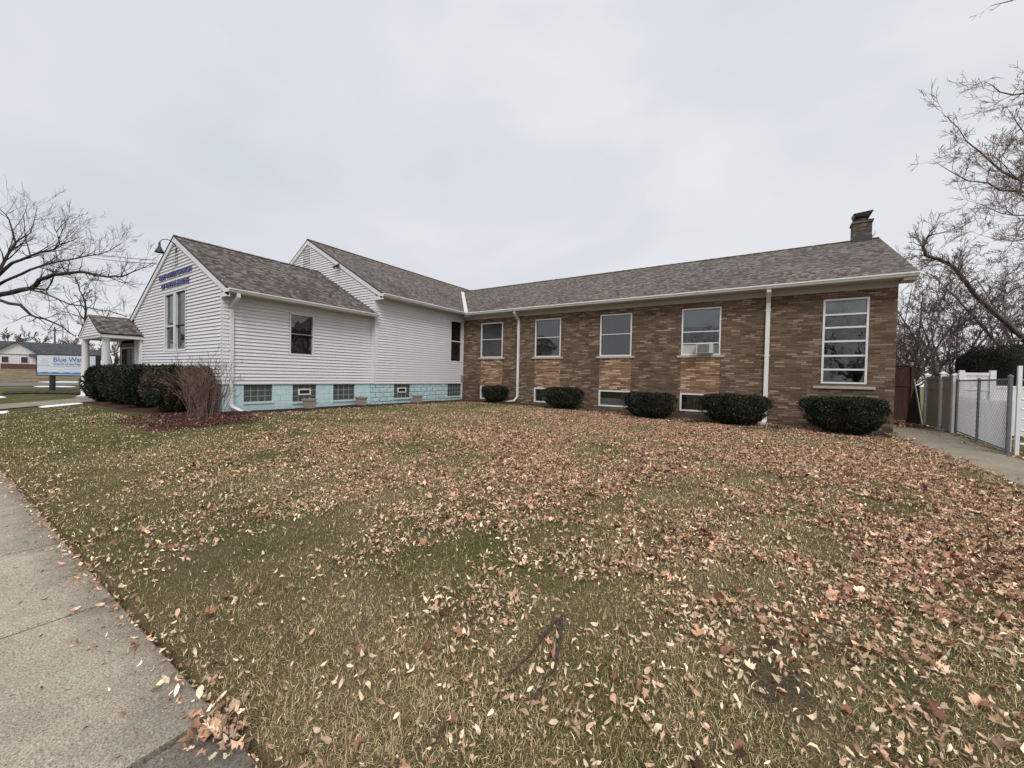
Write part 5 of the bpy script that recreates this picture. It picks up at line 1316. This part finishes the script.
for i, (dz, l) in enumerate(((0.0, 'upper of the two thin wires running to the church gable'), (-0.28, 'lower of the two thin wires running to the church gable'))):
    A_ = np.array((-50.0, 5.0, 12.2 + dz * 1.3)); B_ = np.array((-19.3, 5.10, 5.62 + dz * 0.5)); pts = []
    for k in range(20):
        t_ = k / 19; p_ = A_ + (B_ - A_) * t_; p_[2] -= 1.0 * 4 * t_ * (1 - t_) * 0.4; pts.append(tuple(p_))
    mb = MB(); mb.tube(pts, 0.012, 4); tag(obj('overhead_wire', mb, 'dark'), l, 'wire', 'service wires to the church')

# ======================================================== leaf litter, grass
CAMP = (0.0, 0.0)
def in_lawn(x, y):
    ok = (y > 0.72) & (x < 3.45) & (y < 16.3) & (x > -40)
    ok &= ~((x < -13.0) & (y > 3.3)); 
    return ok
def leaf_density(x, y):
    """0..1 how thickly leaves lie"""
    d = 0.25 + 0.9 * fbm(x, y, 0.45, 5, 3)
    d = d * (0.16 + 0.84 * sst((x + 9.5 + 1.5 * (fbm(x, y, 0.6, 8) - 0.5)) / 4.0))      # thinner towards the church front
    d = d * (0.35 + 0.65 * sst((y - 0.8 + (fbm(x, y, 0.9, 14) - .5)) / 2.6))
    d = d * (0.45 + 0.55 * sst((15.9 - y) / 2.2)) * (1 - 0.35 * sst((4.5 - y) / 2) * sst((x + 1) / 2))
    d = d * np.clip(0.12 + 3.6 * (fbm(x, y, 1.5, 21, 3) - 0.30), 0.08, 1.6) * np.clip(0.4 + 2.6 * (fbm(x, y, 6.5, 27, 2) - 0.3), 0.25, 1.4)
    return np.clip(d, 0, 1)
PALE = np.array([(0.62, 0.46, 0.31), (0.78, 0.64, 0.47), (0.48, 0.32, 0.21), (0.68, 0.56, 0.37), (0.38, 0.25, 0.155), (0.60, 0.38, 0.27)])
BROWN = np.array([(0.45, 0.255, 0.165), (0.35, 0.18, 0.115), (0.56, 0.35, 0.24), (0.22, 0.105, 0.068), (0.68, 0.47, 0.34), (0.12, 0.06, 0.04), (0.46, 0.30, 0.18), (0.29, 0.15, 0.095)])
def make_leaves(name, n_try, size, tmpl, faces, pal, region, dens_pow=1.0, label=None, min_r=0.0, tilt=0.35, curl=(0.2, 1.2), seed=0, dens=leaf_density, lift=0.012):
    rs = np.random.default_rng(seed)
    x = rs.uniform(region[0], region[1], n_try); y = rs.uniform(region[2], region[3], n_try)
    keep = in_lawn(x, y) & (rs.random(n_try) < dens(x, y) ** dens_pow)
    x, y = x[keep], y[keep]; n = len(x)
    return place_leaves(name, x, y, n, size, tmpl, faces, pal, tilt, curl, rs, label, lift)
def place_leaves(name, x, y, n, size, tmpl, faces, pal, tilt, curl, rs, label, lift=0.012, zbase=None):
    S_ = size * np.exp(np.clip(rs.normal(0, 0.42, n), -1.0, 0.62))
    T = np.repeat(tmpl[None], n, 0).copy()
    T[:, :, 1] *= rs.uniform(0.6, 1.2, n)[:, None]
    c1 = rs.uniform(*curl, n) * rs.choice([-1, 1, 1], n); c2 = rs.uniform(*curl, n) * rs.choice([-1, 1, 1], n)
    T[:, :, 2] += c1[:, None] * T[:, :, 0] ** 2 + c2[:, None] * 1.6 * T[:, :, 1] ** 2 + rs.normal(0, 0.07, T.shape[:2])
    T *= S_[:, None, None]
    al = rs.normal(0, tilt, n); be = rs.normal(0, tilt, n); ga = rs.uniform(0, 2 * np.pi, n)
    ca, sa, cb, sb, cg, sg_ = np.cos(al), np.sin(al), np.cos(be), np.sin(be), np.cos(ga), np.sin(ga)
    X_, Y_, Z_ = T[..., 0], T[..., 1], T[..., 2]
    Y1_ = Y_ * ca[:, None] - Z_ * sa[:, None]; Z1_ = Y_ * sa[:, None] + Z_ * ca[:, None]
    X2_ = X_ * cb[:, None] + Z1_ * sb[:, None]; Z2_ = -X_ * sb[:, None] + Z1_ * cb[:, None]
    X3 = X2_ * cg[:, None] - Y1_ * sg_[:, None]; Y3 = X2_ * sg_[:, None] + Y1_ * cg[:, None]
    zb = gz(x, y) if zbase is None else zbase
    zb = zb + lift + rs.uniform(0, 0.018, n) - Z2_.min(1) * 0.55
    V = np.stack([X3 + x[:, None], Y3 + y[:, None], Z2_ + zb[:, None]], -1).reshape(-1, 3)
    m = len(tmpl); F_ = (faces[None] + (np.arange(n) * m)[:, None, None]).reshape(-1, faces.shape[1])
    c = pal[rs.integers(0, len(pal), n)] * np.exp(rs.normal(0.03, 0.30, (n, 1)))
    o = np_mesh(name, V, F_, np.repeat(c, m, 0), 'leaf'); o['kind'] = 'stuff'
    if label: o['label'] = label; o['category'] = 'leaves'
    return o
OV = np.array([(-.5, 0, 0), (-.2, -.19, 0), (.2, -.17, 0), (.5, 0, 0), (.2, .17, 0), (-.2, .19, 0), (-.17, 0, -.03), (.2, 0, -.03)])
OVF = np.array([(0, 1, 6), (1, 2, 7), (1, 7, 6), (2, 3, 7), (3, 4, 7), (4, 5, 6), (4, 6, 7), (5, 0, 6)])
lob = []
for i in range(16):
    t = 2 * math.pi * i / 16; r_ = (0.5 if i % 2 == 0 else 0.37) * (0.75 + 0.35 * random.random()) * (0.9 + 0.22 * math.cos(t * 2))
    lob.append((r_ * math.cos(t), r_ * math.sin(t), 0))
LB = np.array([(0, 0, 0)] + lob); LBF = np.array([(0, i + 1, (i + 1) % 16 + 1) for i in range(16)])
REG = (-20, 3.5, 0.7, 16.3)
make_leaves('fallen_leaves', 560000, 0.0285, OV, OVF, PALE, REG, 1.0, 'small pale curled fallen leaves scattered over the lawn', tilt=0.6, curl=(0.4, 2.0), seed=1)
make_leaves('fallen_leaves', 300000, 0.043, LB, LBF, BROWN, REG, 1.35, 'brown and russet fallen leaves lying thickly on the lawn', tilt=0.32, curl=(0.5, 2.2), seed=2, dens=lambda x, y: leaf_density(x, y) * (0.28 + 0.8 * sst((y - 1.8) / 4.0)))
# leaves blown against the pavement edge and a pile in the slab joint
rs = np.random.default_rng(5)
n = 900; x = -9 + 8.5 * rs.random(n); y = 0.73 + rs.normal(0, 0.035, n) - np.abs(rs.normal(0, 0.05, n)) * (rs.random(n) < 0.3)
place_leaves('fallen_leaves', x, y, n, 0.030, OV, OVF, np.concatenate([PALE, BROWN[:2]]), 0.5, (0.3, 1.4), rs, 'small dry leaves caught along the pavement edge', 0.004, np.where(y < 0.728, 0.0, gz(x, y)))
n = 85; x = -1.86 + rs.normal(0, 0.085, n); y = 0.69 + rs.normal(0, 0.05, n)
place_leaves('fallen_leaves', x, y, n, 0.036, LB, LBF, np.concatenate([PALE, BROWN[[0, 2, 4, 6]]]), 0.4, (0.6, 2.4), rs, 'small heap of curled leaves at the corner of the cracked slab', 0.006, np.full(n, 0.0))
n = 260; x = -6 + 5 * rs.random(n); y = 0.72 - np.abs(rs.normal(0, 0.22, n))
place_leaves('fallen_leaves', x, y, n, 0.02, OV, OVF, BROWN, 0.3, (0.3, 1.0), rs, 'scattered bits of leaf on the pavement', 0.001, np.zeros(n))
n = 260; x = 3.4 + np.abs(rs.normal(0, 0.12, n)); x = np.where(rs.random(n) < 0.35, 4.60 - np.abs(rs.normal(0, 0.1, n)), x); y = rs.uniform(4, 19, n)
place_leaves('fallen_leaves', x, y, n, 0.06, OV, OVF, BROWN, 0.35, (0.3, 1.2), rs, 'leaves along the edges of the side path', 0.002, np.zeros(n))
n = 900; x = rs.uniform(4.75, 7.5, n); y = rs.uniform(8, 17.8, n)
place_leaves('fallen_leaves', x, y, n, 0.07, LB, LBF, BROWN, 0.35, (0.3, 1.2), rs, 'leaves on the ground beyond the chain-link fence', 0.01)
n = 500; x = rs.uniform(3.5, 5.1, n); y = rs.uniform(19.2, 21.9, n)
place_leaves('fallen_leaves', x, y, n, 0.08, LB, LBF, BROWN, 0.35, (0.3, 1.2), rs, 'leaves heaped before the wooden fence', 0.01)
# mulch chips in the red bed
n = 5200; x = rs.uniform(-14.2, -10.7, n); y = rs.uniform(2.75, 5.5, n)
hb = (x - y * 0.0 > -13.9); 
xx = np.clip((x + 12.4) / 1.9, -1, 1); yy = (y - 4.0 - 0.12 * (x + 12.4)) / 1.25
k_ = (xx ** 2 + yy ** 2 < 1) ; x, y = x[k_], y[k_]; n = len(x)
place_leaves('mulch_chips', x, y, n, 0.05, OV, OVF, np.array([(0.10, 0.045, 0.035), (0.16, 0.08, 0.06), (0.06, 0.03, 0.025), (0.22, 0.13, 0.10)]), 0.4, (0, .3), rs, 'red-brown mulch chips in the corner bed', 0.035)

def grass(n, rmin, rmax, seed, hmul=1.0, wmin=0.0022, region=None, pw=0.55):
    rs = np.random.default_rng(seed)
    u = rs.random(n)
    e = pw + 1e-6
    r = (rmin ** e + u * (rmax ** e - rmin ** e)) ** (1 / e)
    th = rs.uniform(R(-60), R(125), n)       # measured from +Y to -X
    x = -np.sin(th) * r; y = np.cos(th) * r
    k_ = (y > 0.722) & (x < 3.41) & in_lawn(x, y) & ~((x < -10.6) & (y > 2.8) & (y < 6) & (x > -14.2))
    k_ &= ~((x - 0.12) ** 2 / 0.05 + (y - 2.35) ** 2 / 0.10 < rs.random(n) * 1.2)
    patch = fbm(x, y, 1.6, 31, 3)
    k_ &= rs.random(n) < np.clip((patch - 0.12) * 3.4, 0.55, 1)
    x, y, r = x[k_], y[k_], r[k_]; n = len(x)
    h = rs.uniform(0.016, 0.052, n) * hmul * (0.62 + 0.8 * fbm(x, y, 3.2, 33, 3)); w = np.maximum(wmin, r * 0.0009) * rs.uniform(0.7, 1.3, n)
    a = rs.uniform(0, 2 * np.pi, n); lean = rs.uniform(0.4, 2.0, n); L = h
    dx, dy = np.cos(a), np.sin(a); sx, sy = -dy, dx
    zb = gz(x, y) - 0.004
    m1 = 0.5 * L; bx = np.sin(lean * 0.55) * m1; bz = np.cos(lean * 0.55) * m1
    tx = bx + np.sin(lean) * m1; tz = bz + np.cos(lean) * m1 
    V = np.empty((n, 5, 3))
    for i, (off, hx, hz, ww) in enumerate(((1, 0, 0, 1), (-1, 0, 0, 1), (-1, 1, 1, .8), (1, 1, 1, .8))):
        V[:, i, 0] = x + sx * w * off * 0.5 * ww + dx * (bx if hx else 0); V[:, i, 1] = y + sy * w * off * 0.5 * ww + dy * (bx if hx else 0); V[:, i, 2] = zb + (bz if hz else 0)
    V[:, 4, 0] = x + dx * tx; V[:, 4, 1] = y + dy * tx; V[:, 4, 2] = zb + np.maximum(tz, 0.003)
    Tm = np.array([(0, 1, 2), (0, 2, 3), (3, 2, 4)])
    F_ = (Tm[None] + (np.arange(n) * 5)[:, None, None]).reshape(-1, 3)
    GR = np.array([(0.14, 0.14, 0.038), (0.20, 0.19, 0.058), (0.095, 0.10, 0.028), (0.29, 0.255, 0.09)]); ST = np.array([(0.54, 0.41, 0.22), (0.70, 0.57, 0.35), (0.37, 0.26, 0.14), (0.47, 0.36, 0.19)])
    pf = fbm(x, y, 0.6, 41, 3) + 0.35 * (fbm(x, y, 2.5, 45, 2) - 0.5) - 0.10 * sst((-x - 5) / 7)
    isg = rs.random(n) < np.clip(1.05 - (pf - 0.30) * 2.6, 0.12, 0.86)
    c = np.where(isg[:, None], GR[rs.integers(0, 4, n)], ST[rs.integers(0, 4, n)]) * np.exp(rs.normal(0, 0.35, (n, 1)))
    return np_mesh('grass', V.reshape(-1, 3), F_, np.repeat(c, 5, 0), 'grass')
o = grass(680000, 1.1, 17.5, 3); tag(o, 'short wintery green and straw-coloured lawn grass', 'grass', kind='stuff')

# fallen sticks
def stick(name, label, lists, r, mat='stick', twigs=()):
    t = MB()
    for L_ in lists:
        pts = []
        for q0, q1 in zip(L_[:-1], L_[1:]):
            for k in range(4):
                t_ = k / 4; x, y, dz = [q0[m] + (q1[m] - q0[m]) * t_ for m in range(3)]
                pts.append((x + random.gauss(0, .006), y + random.gauss(0, .006), gzf(x, y) + 0.024 + dz + random.gauss(0, .002)))
        n = len(pts); tube_into(t, pts, [r * (1 - 0.5 * i / (n - 1)) * random.uniform(0.82, 1.2) for i in range(n)], 7, True)
    o = obj(name, t, mat, smooth=True); tag(o, label, 'stick')
stick('fallen_stick', 'dark forked stick lying on the leaves in the near lawn', [[(-0.99, 2.17, .01), (-0.925, 2.0, .012), (-0.87, 1.86, .01), (-0.83, 1.75, .012), (-0.84, 1.62, .01), (-0.81, 1.5, .005)], [(-0.99, 2.17, .01), (-1.0, 2.05, .02), (-0.985, 1.9, .012), (-0.98, 1.77, .012), (-1.0, 1.62, .008), (-0.99, 1.53, .0)]], 0.0095, 'stick')
stick('fallen_stick', 'short thin twig on the grass left of the forked stick', [[(-1.06, 1.12, .0), (-1.075, 1.2, .008), (-1.10, 1.30, .0)]], 0.004)
stick('fallen_stick', 'long thin dark branch on the lawn at the lower right', [[(-0.02, 3.0, .0), (0.05, 2.95, .012), (0.15, 2.97, .015), (0.25, 2.93, .01), (0.39, 2.82, .01), (0.50, 2.86, .006), (0.60, 2.85, .01), (0.71, 2.82, .0)]], 0.006)
stick('fallen_stick', 'thin arched twig on the bare soil at the lower right', [[(0.02, 2.35, .0), (0.05, 2.2, .02), (0.12, 2.08, .0)]], 0.004)

# ------------------------------------------------------------------ camera
cam = bpy.data.cameras.new('camera'); co = bpy.data.objects.new('camera', cam); COL.objects.link(co); scene.camera = co
cam.sensor_fit = 'HORIZONTAL'; cam.sensor_width = 36; cam.lens = 388.0 / 1024 * 36; cam.clip_start = 0.05; cam.clip_end = 2000
from mathutils import Matrix
ya, pi_, ro = 0.570, R(1.052), R(1.199)
# camera axes: right, up, back in the world
r_ = np.array((math.cos(ya), math.sin(ya), 0)); fwd = np.array((-math.sin(ya) * math.cos(pi_), math.cos(ya) * math.cos(pi_), -math.sin(pi_)))
u_ = np.cross(r_, fwd)
# horizon drops to the right: roll the camera counter-clockwise
c, s_ = math.cos(ro), math.sin(ro)
rr_ = r_ * c + u_ * s_; uu_ = -r_ * s_ + u_ * c
Mx = Matrix(((rr_[0], uu_[0], -fwd[0], 0), (rr_[1], uu_[1], -fwd[1], 0), (rr_[2], uu_[2], -fwd[2], CH), (0, 0, 0, 1)))
co.matrix_world = Mx

# ------------------------------------------------------------------ light and sky
SUN_EL, SUN_AZ = 48, 205      # azimuth measured in plan from +Y clockwise
sun = bpy.data.lights.new('sun', 'SUN'); sun.energy = 1.5; sun.angle = R(22); sun.color = (1.0, 0.97, 0.94)
so = bpy.data.objects.new('sun', sun); COL.objects.link(so)
az = R(140)                    # from the street side, to the right of the viewer
d = np.array((math.sin(az) * math.cos(R(SUN_EL)), math.cos(az) * math.cos(R(SUN_EL)), math.sin(R(SUN_EL))))
from mathutils import Vector
so.rotation_euler = Vector(d).to_track_quat('Z', 'Y').to_euler(); so.location = (0, -10, 30)
w = bpy.data.worlds.new('World'); scene.world = w; w.use_nodes = True; nt = w.node_tree
for n in list(nt.nodes): nt.nodes.remove(n)
out = nt.nodes.new('ShaderNodeOutputWorld')
sky = nt.nodes.new('ShaderNodeTexSky'); sky.sky_type = 'NISHITA'; sky.sun_disc = False
sky.sun_elevation = R(SUN_EL); sky.sun_rotation = az; sky.air_density = 1.0; sky.dust_density = 4.0
tc = nt.nodes.new('ShaderNodeTexCoord'); s = sep(nt, tc.outputs['Generated'])
zc = math_(nt, 'MAXIMUM', s[2], 0.0)
cl1 = noise(nt, vscale(nt, tc.outputs['Generated'], (1, 1, 2.2)), 1.5, 5, 0.5, 0.4)
cloud = ramp(nt, cl1, [(0.32, (0.53, 0.565, 0.615)), (0.5, (0.60, 0.625, 0.66)), (0.68, (0.68, 0.69, 0.71))])
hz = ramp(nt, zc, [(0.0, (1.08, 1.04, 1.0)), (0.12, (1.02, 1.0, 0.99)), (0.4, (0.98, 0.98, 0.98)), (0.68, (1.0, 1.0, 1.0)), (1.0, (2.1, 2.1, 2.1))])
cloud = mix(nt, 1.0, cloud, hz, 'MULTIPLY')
skyc = mix(nt, 1.0, sky.outputs[0], (0.08, 0.08, 0.08), 'MULTIPLY')
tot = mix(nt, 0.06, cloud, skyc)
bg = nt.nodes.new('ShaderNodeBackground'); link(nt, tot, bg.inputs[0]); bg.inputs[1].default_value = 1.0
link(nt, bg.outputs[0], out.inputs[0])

scene.view_settings.view_transform = 'Standard'; scene.view_settings.look = 'None'
scene.view_settings.exposure = 0.34; scene.view_settings.gamma = 1; scene.view_settings.use_curve_mapping = False
scene.render.engine = 'CYCLES'
cy = scene.cycles; cy.max_bounces = 6; cy.diffuse_bounces = 3; cy.glossy_bounces = 3; cy.transparent_max_bounces = 12; cy.use_denoising = True; scene.render.filter_size = 1.1
cy.caustics_reflective = False; cy.caustics_refractive = False
